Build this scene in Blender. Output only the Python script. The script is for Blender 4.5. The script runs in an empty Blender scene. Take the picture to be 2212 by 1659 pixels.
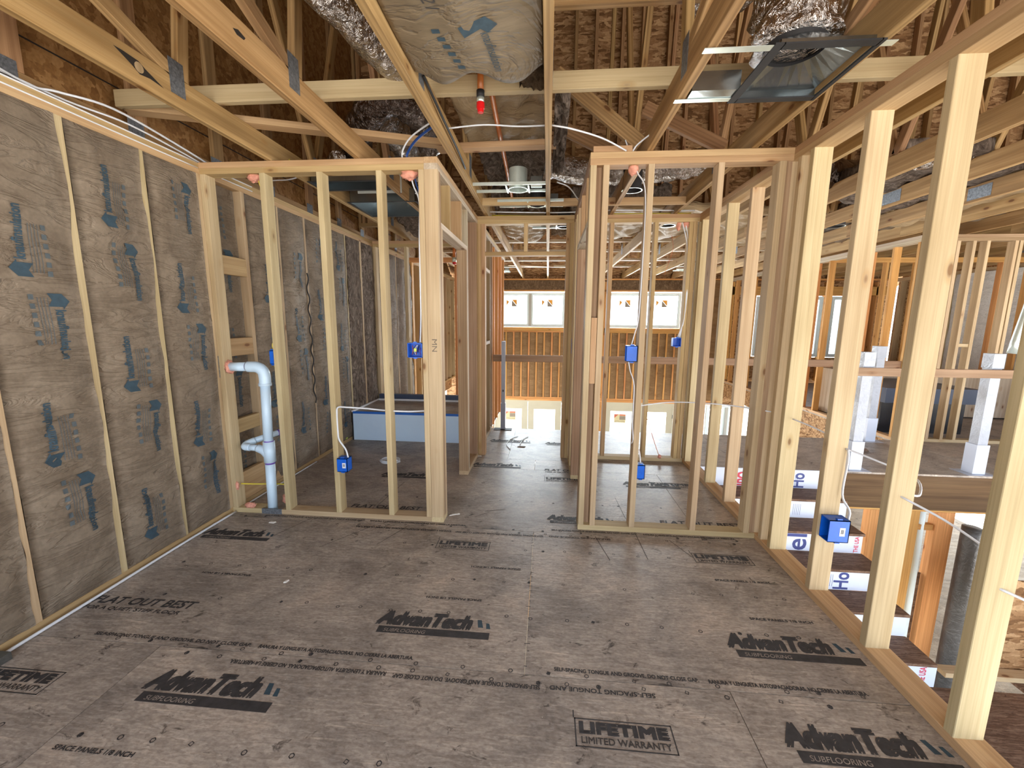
import bpy, math, random
from mathutils import Vector, Matrix, noise

random.seed(7)
SC = bpy.context.scene
COL = SC.collection
V = Vector

# ------------------------------------------------------------------ camera, sky, exposure
F_PX, YAW, PITCH, ROLL, EYE = 888.4452, 0.0844, 0.1548, 0.0085, 1.4823
cam_data = bpy.data.cameras.new('camera')
cam_data.sensor_width = 36.0
cam_data.lens = 36.0 * F_PX / 2212.0
cam_data.clip_start = 0.02
cam = bpy.data.objects.new('camera', cam_data)
COL.objects.link(cam)
_f = V((-math.sin(YAW) * math.cos(PITCH), math.cos(YAW) * math.cos(PITCH), -math.sin(PITCH)))
_r = V((math.cos(YAW), math.sin(YAW), 0))
_u = _r.cross(_f)
_r2 = _r * math.cos(ROLL) + _u * math.sin(ROLL)
_u2 = -_r * math.sin(ROLL) + _u * math.cos(ROLL)
_m = Matrix((_r2, _u2, -_f)).transposed().to_4x4()
_m.translation = V((0, 0, EYE))
cam.matrix_world = _m
SC.camera = cam

world = bpy.data.worlds.new('overcast_sky')
SC.world = world
world.use_nodes = True
wnt = world.node_tree
wn = wnt.nodes['Background']
# overcast sky, with an invented bright ground below to light the ceilings
_tc = wnt.nodes.new('ShaderNodeTexCoord')
_sx = wnt.nodes.new('ShaderNodeSeparateXYZ')
_wr = wnt.nodes.new('ShaderNodeValToRGB')
_mr = wnt.nodes.new('ShaderNodeMapRange')
_mr.inputs[1].default_value = -1.0
_mr.inputs[2].default_value = 1.0
wnt.links.new(_tc.outputs['Generated'], _sx.inputs[0])
wnt.links.new(_sx.outputs[2], _mr.inputs[0])
wnt.links.new(_mr.outputs[0], _wr.inputs[0])
_wr.color_ramp.elements[0].position = 0.47
_wr.color_ramp.elements[0].color = (1.0, 0.95, 0.88, 1)
_wr.color_ramp.elements[1].position = 0.53
_wr.color_ramp.elements[1].color = (0.50, 0.57, 0.66, 1)
wnt.links.new(_wr.outputs[0], wn.inputs[0])
wn.inputs[1].default_value = 3.2

SC.view_settings.view_transform = 'Standard'
SC.view_settings.look = 'None'
SC.view_settings.gamma = 1.0
SC.view_settings.use_curve_mapping = False
SC.view_settings.exposure = 1.05
SC.cycles.max_bounces = 8
SC.cycles.diffuse_bounces = 6
SC.cycles.use_adaptive_sampling = True
SC.cycles.adaptive_threshold = 0.03
SC.cycles.sample_clamp_indirect = 8.0
SC.cycles.use_denoising = True

# daylight that comes in through the openings of the unfinished house
def window_light(name, loc, rot, sx, sy, power, colr=(0.85, 0.93, 1.0)):
    l = bpy.data.lights.new(name, 'AREA')
    l.shape = 'RECTANGLE'
    l.size, l.size_y = sx, sy
    l.energy = power
    l.color = colr
    o = bpy.data.objects.new(name, l)
    o.location = loc
    o.rotation_euler = rot
    COL.objects.link(o)
    return o

# ------------------------------------------------------------------ dimensions
XL, XR = -2.383, 1.455          # faces of the left wall and of the stair wall
PT = 0.038                      # thickness of a 2x4
H = 2.518                       # top of the wall plates
T = H - 2 * PT                  # underside of the top plates
YC = 2.79                       # front face of the closet walls
YX = 4.34                       # front face of the cross wall
HL, HR = -0.733, 0.245          # hallway sides
LOW = -2.74                     # lower floor
YF = 10.7                       # far wall

# ------------------------------------------------------------------ materials
def node(nt, typ, **kw):
    n = nt.nodes.new(typ)
    for k, v in kw.items():
        if k.startswith('i_'):
            n.inputs[k[2:].replace('_', ' ')].default_value = v
        elif k.startswith('n_'):
            n.inputs[int(k[2:])].default_value = v
        else:
            setattr(n, k, v)
    return n

def new_mat(name):
    m = bpy.data.materials.new(name)
    m.use_nodes = True
    nt = m.node_tree
    b = nt.nodes['Principled BSDF']
    return m, nt, b

def ramp(nt, src, stops):
    r = nt.nodes.new('ShaderNodeValToRGB')
    el = r.color_ramp.elements
    while len(el) < len(stops):
        el.new(0.5)
    for e, (p, c) in zip(el, stops):
        e.position = p
        e.color = (c[0], c[1], c[2], 1) if len(c) == 3 else c
    nt.links.new(src, r.inputs[0])
    return r.outputs[0]

def mixc(nt, fac, a, b, mode='MIX'):
    m = nt.nodes.new('ShaderNodeMix')
    m.data_type = 'RGBA'
    m.blend_type = mode
    if isinstance(fac, (int, float)):
        m.inputs[0].default_value = fac
    else:
        nt.links.new(fac, m.inputs[0])
    for s, i in ((a, 6), (b, 7)):
        if isinstance(s, tuple):
            m.inputs[i].default_value = (s[0], s[1], s[2], 1)
        else:
            nt.links.new(s, m.inputs[i])
    return m.outputs[2]

def coords(nt, scale, rot=(0, 0, 0), rnd=True, loc=(0, 0, 0)):
    tc = nt.nodes.new('ShaderNodeTexCoord')
    mp = node(nt, 'ShaderNodeMapping', i_Scale=scale, i_Rotation=rot, i_Location=loc)
    if rnd:
        oi = nt.nodes.new('ShaderNodeObjectInfo')
        mu = node(nt, 'ShaderNodeVectorMath', operation='SCALE')
        mu.inputs[0].default_value = (37.0, 91.0, 53.0)
        nt.links.new(oi.outputs['Random'], mu.inputs['Scale'])
        ad = node(nt, 'ShaderNodeVectorMath', operation='ADD')
        nt.links.new(tc.outputs['Object'], ad.inputs[0])
        nt.links.new(mu.outputs[0], ad.inputs[1])
        nt.links.new(ad.outputs[0], mp.inputs[0])
    else:
        nt.links.new(tc.outputs['Object'], mp.inputs[0])
    return mp.outputs[0]

def tex_noise(nt, vec, scale, detail=3, rough=0.55, dist=0.0):
    n = node(nt, 'ShaderNodeTexNoise', i_Scale=scale, i_Detail=detail, i_Roughness=rough, i_Distortion=dist)
    nt.links.new(vec, n.inputs['Vector'])
    return n.outputs[0]

def bump(nt, b, h, strength=0.3, dist=0.01):
    bp = node(nt, 'ShaderNodeBump', i_Strength=strength, i_Distance=dist)
    nt.links.new(h, bp.inputs['Height'])
    nt.links.new(bp.outputs[0], b.inputs['Normal'])

def wood(name, light, dark, ring=0.35, vary=0.14, knots=True, rough=0.7, hue=0.012):
    m, nt, b = new_mat(name)
    g1 = tex_noise(nt, coords(nt, (26, 26, 0.8)), 1.0, 4, 0.6, 0.5)
    g2 = tex_noise(nt, coords(nt, (150, 150, 2.2)), 1.0, 2)
    base = ramp(nt, g1, [(0.30, dark), (0.66, light)])
    w = node(nt, 'ShaderNodeTexWave', wave_type='BANDS', bands_direction='X')
    w.inputs['Scale'].default_value = 7.0
    w.inputs['Distortion'].default_value = 5.0
    w.inputs['Detail'].default_value = 2.0
    w.inputs['Detail Scale'].default_value = 0.8
    nt.links.new(coords(nt, (2.0, 2.6, 0.16)), w.inputs['Vector'])
    rr = ramp(nt, w.outputs[1], [(0.25, (0, 0, 0)), (0.95, (1, 1, 1))])
    mr = nt.nodes.new('ShaderNodeMath'); mr.operation = 'MULTIPLY'; mr.inputs[1].default_value = ring
    nt.links.new(rr, mr.inputs[0])
    d2 = tuple(c * 0.62 for c in dark)
    c = mixc(nt, mr.outputs[0], base, d2)
    fs = ramp(nt, g2, [(0.33, (0.91, 0.90, 0.87)), (0.62, (1.03, 1.03, 1.03))])
    c = mixc(nt, 1.0, c, fs, 'MULTIPLY')
    blot = ramp(nt, tex_noise(nt, coords(nt, (3, 3, 1.1)), 1.0, 2), [(0.34, (0.84, 0.80, 0.76)), (0.60, (1.03, 1.03, 1.03))])
    c = mixc(nt, 1.0, c, blot, 'MULTIPLY')
    if knots:
        vo = node(nt, 'ShaderNodeTexVoronoi', i_Scale=1.0, i_Randomness=1.0)
        nt.links.new(coords(nt, (7.0, 7.0, 3.0)), vo.inputs['Vector'])
        kf = ramp(nt, vo.outputs['Distance'], [(0.06, (1, 1, 1)), (0.11, (0, 0, 0))])
        c = mixc(nt, kf, c, (dark[0] * 0.45, dark[1] * 0.32, dark[2] * 0.25))
        kr = ramp(nt, vo.outputs['Distance'], [(0.09, (0.0, 0.0, 0.0)), (0.11, (0.5, 0.5, 0.5)), (0.19, (0, 0, 0))])
        c = mixc(nt, kr, c, (dark[0] * 0.85, dark[1] * 0.68, dark[2] * 0.5))
    oi = nt.nodes.new('ShaderNodeObjectInfo')
    mv = node(nt, 'ShaderNodeMapRange'); mv.inputs[3].default_value = 1 - vary; mv.inputs[4].default_value = 1 + vary * 0.6
    nt.links.new(oi.outputs['Random'], mv.inputs[0])
    mh = node(nt, 'ShaderNodeMapRange'); mh.inputs[3].default_value = 0.5 - hue; mh.inputs[4].default_value = 0.5 + hue
    mm = node(nt, 'ShaderNodeMath', operation='FRACT'); m7 = node(nt, 'ShaderNodeMath', operation='MULTIPLY'); m7.inputs[1].default_value = 7.31
    nt.links.new(oi.outputs['Random'], m7.inputs[0]); nt.links.new(m7.outputs[0], mm.inputs[0]); nt.links.new(mm.outputs[0], mh.inputs[0])
    hs = nt.nodes.new('ShaderNodeHueSaturation')
    nt.links.new(mh.outputs[0], hs.inputs['Hue']); nt.links.new(mv.outputs[0], hs.inputs['Value'])
    nt.links.new(c, hs.inputs['Color'])
    nt.links.new(hs.outputs[0], b.inputs['Base Color'])
    b.inputs['Roughness'].default_value = rough
    b.inputs['Specular IOR Level'].default_value = 0.25
    bump(nt, b, g2, 0.18, 0.004)
    return m

M = {}
M['stud'] = wood('spruce_stud', (0.60, 0.475, 0.295), (0.485, 0.365, 0.21), 0.05, 0.10)
M['plate'] = wood('spruce_plate', (0.60, 0.42, 0.23), (0.45, 0.29, 0.145), 0.12, 0.08)
M['truss'] = wood('yellow_pine', (0.55, 0.37, 0.175), (0.36, 0.215, 0.085), 0.55, 0.08, True, 0.7, 0.005)
M['web'] = wood('pine_web', (0.50, 0.32, 0.16), (0.30, 0.175, 0.08), 0.40, 0.16)
M['fir_lit'] = wood('fir_warm_lit', (0.76, 0.41, 0.155), (0.56, 0.27, 0.09), 0.15, 0.08)  # orange light of the far rooms is put into this wood colour
M['grey_wood'] = wood('grey_brown_board', (0.43, 0.30, 0.185), (0.30, 0.195, 0.11), 0.25, 0.06)  # greyer and darker than the stud wood
M['white_wood'] = wood('pale_board', (0.66, 0.58, 0.46), (0.48, 0.38, 0.27), 0.12, 0.08)
M['lvl'] = wood('laminated_beam', (0.20, 0.115, 0.06), (0.105, 0.055, 0.028), 0.25, 0.04, False)

def osb(name, stops, scale=(1, 1, 1), grime=0.0, rough=0.75, flake=14.0, vary=0.0):
    m, nt, b = new_mat(name)
    layers = []
    for i, (rot, sc) in enumerate((((0.0, 0.0, 0.35), (1, 3.6, 3.0)), ((0.4, 0.0, 1.3), (1, 3.4, 3.2)))):
        v = coords(nt, (sc[0] * scale[0], sc[1] * scale[1], sc[2] * scale[2]), rot, False, (i * 3.1, i * 1.7, 0))
        n = node(nt, 'ShaderNodeTexNoise', i_Scale=5.0, i_Detail=2.0)
        nt.links.new(v, n.inputs['Vector'])
        mx = nt.nodes.new('ShaderNodeMix'); mx.data_type = 'RGBA'; mx.blend_type = 'LINEAR_LIGHT'; mx.inputs[0].default_value = 0.14
        nt.links.new(v, mx.inputs[6]); nt.links.new(n.outputs['Color'], mx.inputs[7])
        vo = node(nt, 'ShaderNodeTexVoronoi', i_Scale=flake)
        nt.links.new(mx.outputs[2], vo.inputs['Vector'])
        layers.append(vo)
    sep = nt.nodes.new('ShaderNodeSeparateColor'); nt.links.new(layers[0].outputs['Color'], sep.inputs[0])
    sep2 = nt.nodes.new('ShaderNodeSeparateColor'); nt.links.new(layers[1].outputs['Color'], sep2.inputs[0])
    gt = node(nt, 'ShaderNodeMath', operation='GREATER_THAN'); gt.inputs[1].default_value = 0.55
    nt.links.new(sep.outputs[1], gt.inputs[0])
    mf = nt.nodes.new('ShaderNodeMix'); nt.links.new(gt.outputs[0], mf.inputs[0])
    nt.links.new(sep.outputs[0], mf.inputs[2]); nt.links.new(sep2.outputs[0], mf.inputs[3])
    c = ramp(nt, mf.outputs[0], stops)
    fine = tex_noise(nt, coords(nt, tuple(s * 60 for s in scale), (0, 0, 0.2), False), 1.0, 3)
    c = mixc(nt, 1.0, c, ramp(nt, fine, [(0.3, (0.82, 0.8, 0.78)), (0.7, (1.1, 1.1, 1.1))]), 'MULTIPLY')
    if grime:
        gn = tex_noise(nt, coords(nt, (2.2, 3.2, 1), (0, 0, 0), False), 1.0, 6, 0.68, 0.6)
        gr = ramp(nt, gn, [(0.33, (1 - grime, 1 - grime, 1 - grime * 0.96)), (0.55, (0.98, 0.98, 0.98)), (0.72, (1.18, 1.13, 1.08))])
        c = mixc(nt, 1.0, c, gr, 'MULTIPLY')
        lg = tex_noise(nt, coords(nt, (26, 70, 1), (0, 0, 0.1), False), 1.0, 5, 0.75, 0.8)
        c = mixc(nt, 1.0, c, ramp(nt, lg, [(0.28, (0.72, 0.70, 0.68)), (0.5, (1, 1, 1)), (0.74, (1.16, 1.15, 1.13))]), 'MULTIPLY')
        sp = tex_noise(nt, coords(nt, (9, 13, 1), (0, 0, 0), False), 1.0, 4, 0.7, 1.2)
        sr = ramp(nt, sp, [(0.30, (0.30, 0.29, 0.29)), (0.39, (1, 1, 1))])
        c = mixc(nt, 1.0, c, sr, 'MULTIPLY')
        sk = tex_noise(nt, coords(nt, (3.0, 90.0, 1), (0, 0, 0.06), False), 1.0, 3, 0.6, 0.3)
        sk2 = ramp(nt, sk, [(0.60, (1, 1, 1)), (0.74, (1.45, 1.42, 1.36))])
        c = mixc(nt, 1.0, c, sk2, 'MULTIPLY')
    if vary:
        oi = nt.nodes.new('ShaderNodeObjectInfo')
        mv = node(nt, 'ShaderNodeMapRange'); mv.inputs[3].default_value = 1 - vary; mv.inputs[4].default_value = 1 + vary
        nt.links.new(oi.outputs['Random'], mv.inputs[0])
        hs = nt.nodes.new('ShaderNodeHueSaturation'); nt.links.new(mv.outputs[0], hs.inputs['Value']); nt.links.new(c, hs.inputs['Color'])
        c = hs.outputs[0]
    nt.links.new(c, b.inputs['Base Color'])
    b.inputs['Roughness'].default_value = rough
    b.inputs['Specular IOR Level'].default_value = 0.2
    bump(nt, b, mf.outputs[0], 0.25, 0.003)
    return m

M['osb'] = osb('osb_sheathing', [(0.0, (0.15, 0.075, 0.03)), (0.45, (0.33, 0.185, 0.085)), (1.0, (0.55, 0.36, 0.19))], (1, 1, 1), 0.0, 0.75, 11.0)
M['osb_dark'] = osb('osb_sheathing_dark', [(0.0, (0.20, 0.095, 0.030)), (0.5, (0.28, 0.145, 0.050)), (1.0, (0.37, 0.205, 0.080))], (1, 1, 1), 0.0, 0.75, 7.0)
M['subfloor'] = osb('subfloor_panel', [(0.0, (0.365, 0.318, 0.275)), (0.5, (0.42, 0.368, 0.32)), (1.0, (0.50, 0.445, 0.39))], (1.0, 1.5, 1), 0.45, 0.42, 19.0, 0.04)
M['tread'] = osb('stair_tread', [(0.0, (0.115, 0.065, 0.042)), (0.5, (0.175, 0.105, 0.07)), (1.0, (0.25, 0.165, 0.115))], (1, 3, 1), 0.25, 0.6, 12.0)
M['low_floor'] = osb('lower_slab', [(0.0, (0.30, 0.23, 0.15)), (1.0, (0.42, 0.34, 0.24))], (1, 1, 1), 0.2, 0.6, 5.0)

def kraft(name, c1, c2):
    m, nt, b = new_mat(name)
    n1 = tex_noise(nt, coords(nt, (1, 4.5, 4.5)), 1.0, 5, 0.62, 1.2)
    n2 = tex_noise(nt, coords(nt, (10, 60, 60)), 1.0, 3)
    c = ramp(nt, n1, [(0.3, c1), (0.68, c2)])
    c = mixc(nt, 1.0, c, ramp(nt, n2, [(0.25, (0.84, 0.84, 0.84)), (0.7, (1.08, 1.08, 1.08))]), 'MULTIPLY')
    nt.links.new(c, b.inputs['Base Color'])
    b.inputs['Roughness'].default_value = 0.68
    b.inputs['Specular IOR Level'].default_value = 0.22
    # creases
    w = tex_noise(nt, coords(nt, (1.5, 2.2, 9.0), (0.35, 0, 0)), 1.0, 4, 0.6, 2.2)
    ab = node(nt, 'ShaderNodeMath', operation='SUBTRACT'); ab.inputs[1].default_value = 0.5
    nt.links.new(w, ab.inputs[0])
    a2 = node(nt, 'ShaderNodeMath', operation='ABSOLUTE'); nt.links.new(ab.outputs[0], a2.inputs[0])
    r = ramp(nt, a2.outputs[0], [(0.0, (0, 0, 0)), (0.06, (1, 1, 1))])
    bump(nt, b, r, 0.5, 0.012)
    return m

M['kraft'] = kraft('kraft_facing', (0.165, 0.125, 0.088), (0.270, 0.215, 0.158))
M['kraft_tan'] = kraft('kraft_facing_tan', (0.29, 0.205, 0.115), (0.41, 0.305, 0.18))
M['kraft_mid'] = kraft('kraft_facing_mid', (0.185, 0.138, 0.085), (0.265, 0.205, 0.130))
M['kraft_far'] = kraft('kraft_facing_far', (0.20, 0.115, 0.05), (0.29, 0.18, 0.085))
M['kraft_lit'] = kraft('kraft_facing_lit', (0.66, 0.64, 0.60), (0.82, 0.80, 0.77))  # daylight on the right wall batts is put into this pale colour

def fluff(name, c1, c2):
    m, nt, b = new_mat(name)
    n1 = tex_noise(nt, coords(nt, (9, 9, 5)), 1.0, 8, 0.74, 3.0)
    c = ramp(nt, n1, [(0.30, c1), (0.5, tuple((a + d) / 2.6 for a, d in zip(c1, c2))), (0.72, c2)])
    nt.links.new(c, b.inputs['Base Color'])
    b.inputs['Roughness'].default_value = 0.95
    b.inputs['Specular IOR Level'].default_value = 0.05
    bump(nt, b, n1, 1.0, 0.05)
    return m

M['fluff'] = fluff('brown_glass_wool', (0.055, 0.036, 0.028), (0.56, 0.45, 0.37))
M['fluff_tan'] = fluff('tan_glass_wool', (0.11, 0.065, 0.035), (0.42, 0.29, 0.18))

def plain(name, c, rough=0.5, metal=0.0, spec=0.5, bumps=None, vary=None):
    m, nt, b = new_mat(name)
    b.inputs['Base Color'].default_value = (*c, 1)
    b.inputs['Roughness'].default_value = rough
    b.inputs['Metallic'].default_value = metal
    b.inputs['Specular IOR Level'].default_value = spec
    if vary:
        n = tex_noise(nt, coords(nt, (vary[0],) * 3), 1.0, 4, 0.6)
        cc = ramp(nt, n, [(0.3, tuple(x * (1 - vary[1]) for x in c)), (0.7, tuple(min(1, x * (1 + vary[1])) for x in c))])
        nt.links.new(cc, b.inputs['Base Color'])
    if bumps:
        n = tex_noise(nt, coords(nt, (bumps[0],) * 3), 1.0, 4, 0.6, 1.5)
        bump(nt, b, n, bumps[1], bumps[2])
    return m

M['blue_box'] = plain('blue_plastic', (0.004, 0.115, 0.62), 0.35, vary=(20, 0.12))
M['blue_dark'] = plain('dark_blue_plastic', (0.01, 0.03, 0.14), 0.4, vary=(20, 0.12))
M['white'] = plain('white_plastic', (0.80, 0.82, 0.84), 0.35, vary=(8, 0.03))
M['pvc'] = plain('white_pvc', (0.64, 0.82, 1.0), 0.3, vary=(5, 0.03))
M['purple'] = plain('purple_primer', (0.17, 0.09, 0.42), 0.4, vary=(20, 0.2))
M['cable'] = plain('white_cable_jacket', (0.72, 0.75, 0.80), 0.4, vary=(9, 0.04))
M['yellow'] = plain('yellow_cable_jacket', (0.70, 0.58, 0.06), 0.4, vary=(9, 0.06))
M['blue_cable'] = plain('navy_cable_jacket', (0.01, 0.05, 0.22), 0.4, vary=(9, 0.06))
M['black'] = plain('black_foam', (0.018, 0.018, 0.02), 0.65, vary=(12, 0.2))
M['near_black'] = plain('dark_gap', (0.02, 0.014, 0.01), 0.9, vary=(12, 0.2))  # near-black brown of joints, knots and bark
M['steel'] = plain('galvanised_steel', (0.30, 0.34, 0.36), 0.22, 0.95, vary=(3, 0.25), bumps=(3, 0.15, 0.02))
M['strap'] = plain('bright_strap', (0.70, 0.80, 0.76), 0.30, 0.6, vary=(10, 0.1))
M['steel_plate'] = plain('nail_plate_steel', (0.22, 0.24, 0.27), 0.5, 0.7, vary=(80, 0.4), bumps=(160, 0.6, 0.004))
M['post'] = plain('grey_painted_post', (0.30, 0.31, 0.36), 0.4, 0.1, vary=(6, 0.06))
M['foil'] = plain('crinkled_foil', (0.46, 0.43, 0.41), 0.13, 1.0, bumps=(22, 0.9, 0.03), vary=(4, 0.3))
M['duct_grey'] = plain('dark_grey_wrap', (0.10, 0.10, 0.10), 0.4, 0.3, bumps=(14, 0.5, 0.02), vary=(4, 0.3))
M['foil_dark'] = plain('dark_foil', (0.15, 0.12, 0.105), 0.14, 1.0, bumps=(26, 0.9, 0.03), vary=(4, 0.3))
M['orange_pipe'] = plain('orange_pipe_plastic', (0.52, 0.16, 0.035), 0.35, vary=(12, 0.2))
M['red'] = plain('red_cap_plastic', (0.62, 0.01, 0.012), 0.3, vary=(12, 0.1))
M['pencil'] = plain('pencil_grey', (0.17, 0.135, 0.10), 0.8, vary=(30, 0.2))
M['ink_pale'] = plain('pale_blue_ink', (0.085, 0.105, 0.115), 0.7, vary=(30, 0.25))
M['foam'] = plain('pink_fire_foam', (0.80, 0.36, 0.26), 0.8, vary=(30, 0.15), bumps=(60, 0.8, 0.01))
M['ink'] = plain('black_ink', (0.038, 0.036, 0.038), 0.7, vary=(30, 0.35))
M['ink_faint'] = plain('faded_ink', (0.055, 0.048, 0.045), 0.7, vary=(30, 0.35))
M['ink_blue'] = plain('blue_ink', (0.030, 0.062, 0.088), 0.7, vary=(30, 0.25))
M['seam'] = plain('seam_shadow', (0.030, 0.022, 0.018), 0.9, vary=(9, 0.4))
M['wrap'] = plain('white_house_wrap', (0.66, 0.73, 0.88), 0.5, vary=(4, 0.04))
M['wrap_blue'] = plain('navy_print', (0.055, 0.07, 0.24), 0.5, vary=(9, 0.1))
M['wrap_red'] = plain('red_print', (0.62, 0.06, 0.10), 0.5, vary=(9, 0.1))
M['tape'] = plain('blue_tape', (0.015, 0.13, 0.52), 0.5, vary=(9, 0.1))
M['tub'] = plain('glossy_tub_panel', (0.62, 0.79, 1.0), 0.22, vary=(2, 0.05))
M['tub_dark'] = plain('black_tub_shell', (0.012, 0.012, 0.016), 0.25, vary=(5, 0.2))
M['film'] = plain('slate_tub_apron', (0.045, 0.065, 0.12), 0.4, vary=(5, 0.1))
M['vinyl'] = plain('white_vinyl', (0.78, 0.92, 0.96), 0.35, vary=(5, 0.03))
M['vinyl_grey'] = plain('grey_vinyl', (0.45, 0.46, 0.42), 0.4, vary=(5, 0.03))
M['door_paint'] = plain('cream_door_paint', (0.52, 0.50, 0.38), 0.45, vary=(3, 0.04))
M['sheet'] = plain('translucent_wrap', (0.46, 0.50, 0.58), 0.35, bumps=(16, 0.5, 0.02), vary=(6, 0.12))
M['orange_mark'] = plain('sticker_orange', (0.86, 0.40, 0.04), 0.5, vary=(9, 0.05))
M['grey_mark'] = plain('sticker_grey', (0.30, 0.26, 0.20), 0.5, vary=(9, 0.05))
M['red_mark'] = plain('sticker_red', (0.62, 0.16, 0.08), 0.5, vary=(9, 0.05))
M['cream_mark'] = plain('sticker_cream', (0.68, 0.62, 0.36), 0.5, vary=(9, 0.05))
M['debris'] = plain('pale_debris', (0.62, 0.58, 0.52), 0.8, vary=(20, 0.2))
M['copper'] = plain('copper_wire', (0.55, 0.16, 0.07), 0.4, 0.5, vary=(20, 0.2))
M['green_mark'] = plain('yellow_green_cap', (0.62, 0.75, 0.08), 0.4, vary=(20, 0.1))

gm, gnt, gb = new_mat('window_glass')
gnt.nodes.remove(gb)
_t = gnt.nodes.new('ShaderNodeBsdfTransparent'); _t.inputs[0].default_value = (0.96, 0.98, 0.98, 1)
_g = gnt.nodes.new('ShaderNodeBsdfGlossy'); _g.inputs['Roughness'].default_value = 0.02
_fr = gnt.nodes.new('ShaderNodeFresnel'); _fr.inputs[0].default_value = 1.45
_mx = gnt.nodes.new('ShaderNodeMixShader')
gnt.links.new(_fr.outputs[0], _mx.inputs[0]); gnt.links.new(_t.outputs[0], _mx.inputs[1]); gnt.links.new(_g.outputs[0], _mx.inputs[2])
gnt.links.new(_mx.outputs[0], gnt.nodes['Material Output'].inputs[0])
M['glass'] = gm

# ------------------------------------------------------------------ object helpers
ORG = {}

def thing(name, label, cat, loc=(0, 0, 0), group=None, kind=None):
    o = bpy.data.objects.new(name, None)
    o.empty_display_size = 0.05
    COL.objects.link(o)
    o.location = loc
    ORG[o] = V(loc)
    if label:
        o['label'] = label
    if cat:
        o['category'] = cat
    if group:
        o['group'] = group
    if kind:
        o['kind'] = kind
    return o

def tag(o, label=None, cat=None, group=None, kind=None):
    for k, v in (('label', label), ('category', cat), ('group', group), ('kind', kind)):
        if v:
            o[k] = v
    return o

def link(name, verts, faces, mat, parent=None, mw=None, smooth=False):
    me = bpy.data.meshes.new(name)
    me.from_pydata([tuple(v) for v in verts], [], faces)
    me.materials.append(M[mat] if isinstance(mat, str) else mat)
    if smooth:
        me.polygons.foreach_set('use_smooth', [True] * len(me.polygons))
    o = bpy.data.objects.new(name, me)
    COL.objects.link(o)
    mw = mw or Matrix.Identity(4)
    if parent:
        o.parent = parent
        base = V((0, 0, 0))
        p = parent
        o.matrix_basis = Matrix.Translation(-ORG[parent]) @ mw
    else:
        o.matrix_basis = mw
    ORG[o] = mw.to_translation()
    return o

def board_geo(w, d, L, c=0.0022):
    a, b = w / 2, d / 2
    c = min(c, a * 0.4, b * 0.4)
    ring = [(-a + c, -b), (a - c, -b), (a, -b + c), (a, b - c), (a - c, b), (-a + c, b), (-a, b - c), (-a, -b + c)]
    vs, fs = [], []
    for z in (0, L):
        vs += [(x, y, z) for x, y in ring]
    for i in range(8):
        j = (i + 1) % 8
        fs.append((i, j, 8 + j, 8 + i))
    fs.append(tuple(range(7, -1, -1)))
    fs.append(tuple(range(8, 16)))
    return vs, fs

def beam(name, p0, p1, w, d, wdir, mat, parent=None):
    p0, p1 = V(p0), V(p1)
    z = (p1 - p0)
    L = z.length
    z.normalize()
    x = V(wdir)
    x = (x - z * x.dot(z)).normalized()
    y = z.cross(x)
    m = Matrix((x, y, z)).transposed().to_4x4()
    m.translation = p0
    vs, fs = board_geo(w, d, L)
    return link(name, vs, fs, mat, parent, m)

def board(name, x0, x1, y0, y1, z0, z1, mat='stud', parent=None, axis=None):
    dx, dy, dz = x1 - x0, y1 - y0, z1 - z0
    cx, cy, cz = (x0 + x1) / 2, (y0 + y1) / 2, (z0 + z1) / 2
    if axis is None:
        axis = 'xyz'[[dx, dy, dz].index(max(dx, dy, dz))]
    if axis == 'z':
        return beam(name, (cx, cy, z0), (cx, cy, z1), dx, dy, (1, 0, 0), mat, parent)
    if axis == 'x':
        return beam(name, (x0, cy, cz), (x1, cy, cz), dy, dz, (0, 1, 0), mat, parent)
    return beam(name, (cx, y0, cz), (cx, y1, cz), dx, dz, (1, 0, 0), mat, parent)

def box_geo(x0, x1, y0, y1, z0, z1):
    vs = [(x, y, z) for z in (z0, z1) for y in (y0, y1) for x in (x0, x1)]
    fs = [(0, 2, 3, 1), (4, 5, 7, 6), (0, 1, 5, 4), (2, 6, 7, 3), (0, 4, 6, 2), (1, 3, 7, 5)]
    return vs, fs

class MB:
    def __init__(s):
        s.v, s.f = [], []
    def add(s, vs, fs):
        n = len(s.v)
        s.v += [V(v) for v in vs]
        s.f += [tuple(i + n for i in f) for f in fs]
        return s
    def box(s, *a):
        return s.add(*box_geo(*a))
    def link(s, name, mat, parent=None, smooth=False, loc=None):
        if loc is None:
            lo = [min(v[i] for v in s.v) for i in range(3)]
            hi = [max(v[i] for v in s.v) for i in range(3)]
            loc = V([(a + b) / 2 for a, b in zip(lo, hi)])
        loc = V(loc)
        return link(name, [v - loc for v in s.v], s.f, mat, parent, Matrix.Translation(loc), smooth)

def catmull(pts, n=6):
    pts = [V(p) for p in pts]
    if len(pts) < 3:
        return pts
    P = [2 * pts[0] - pts[1]] + pts + [2 * pts[-1] - pts[-2]]
    out = []
    for i in range(1, len(P) - 2):
        a, b, c, d = P[i - 1:i + 3]
        for k in range(n):
            t = k / n
            out.append(0.5 * ((2 * b) + (c - a) * t + (2 * a - 5 * b + 4 * c - d) * t * t + (3 * b - a - 3 * c + d) * t ** 3))
    out.append(pts[-1])
    return out

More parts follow.
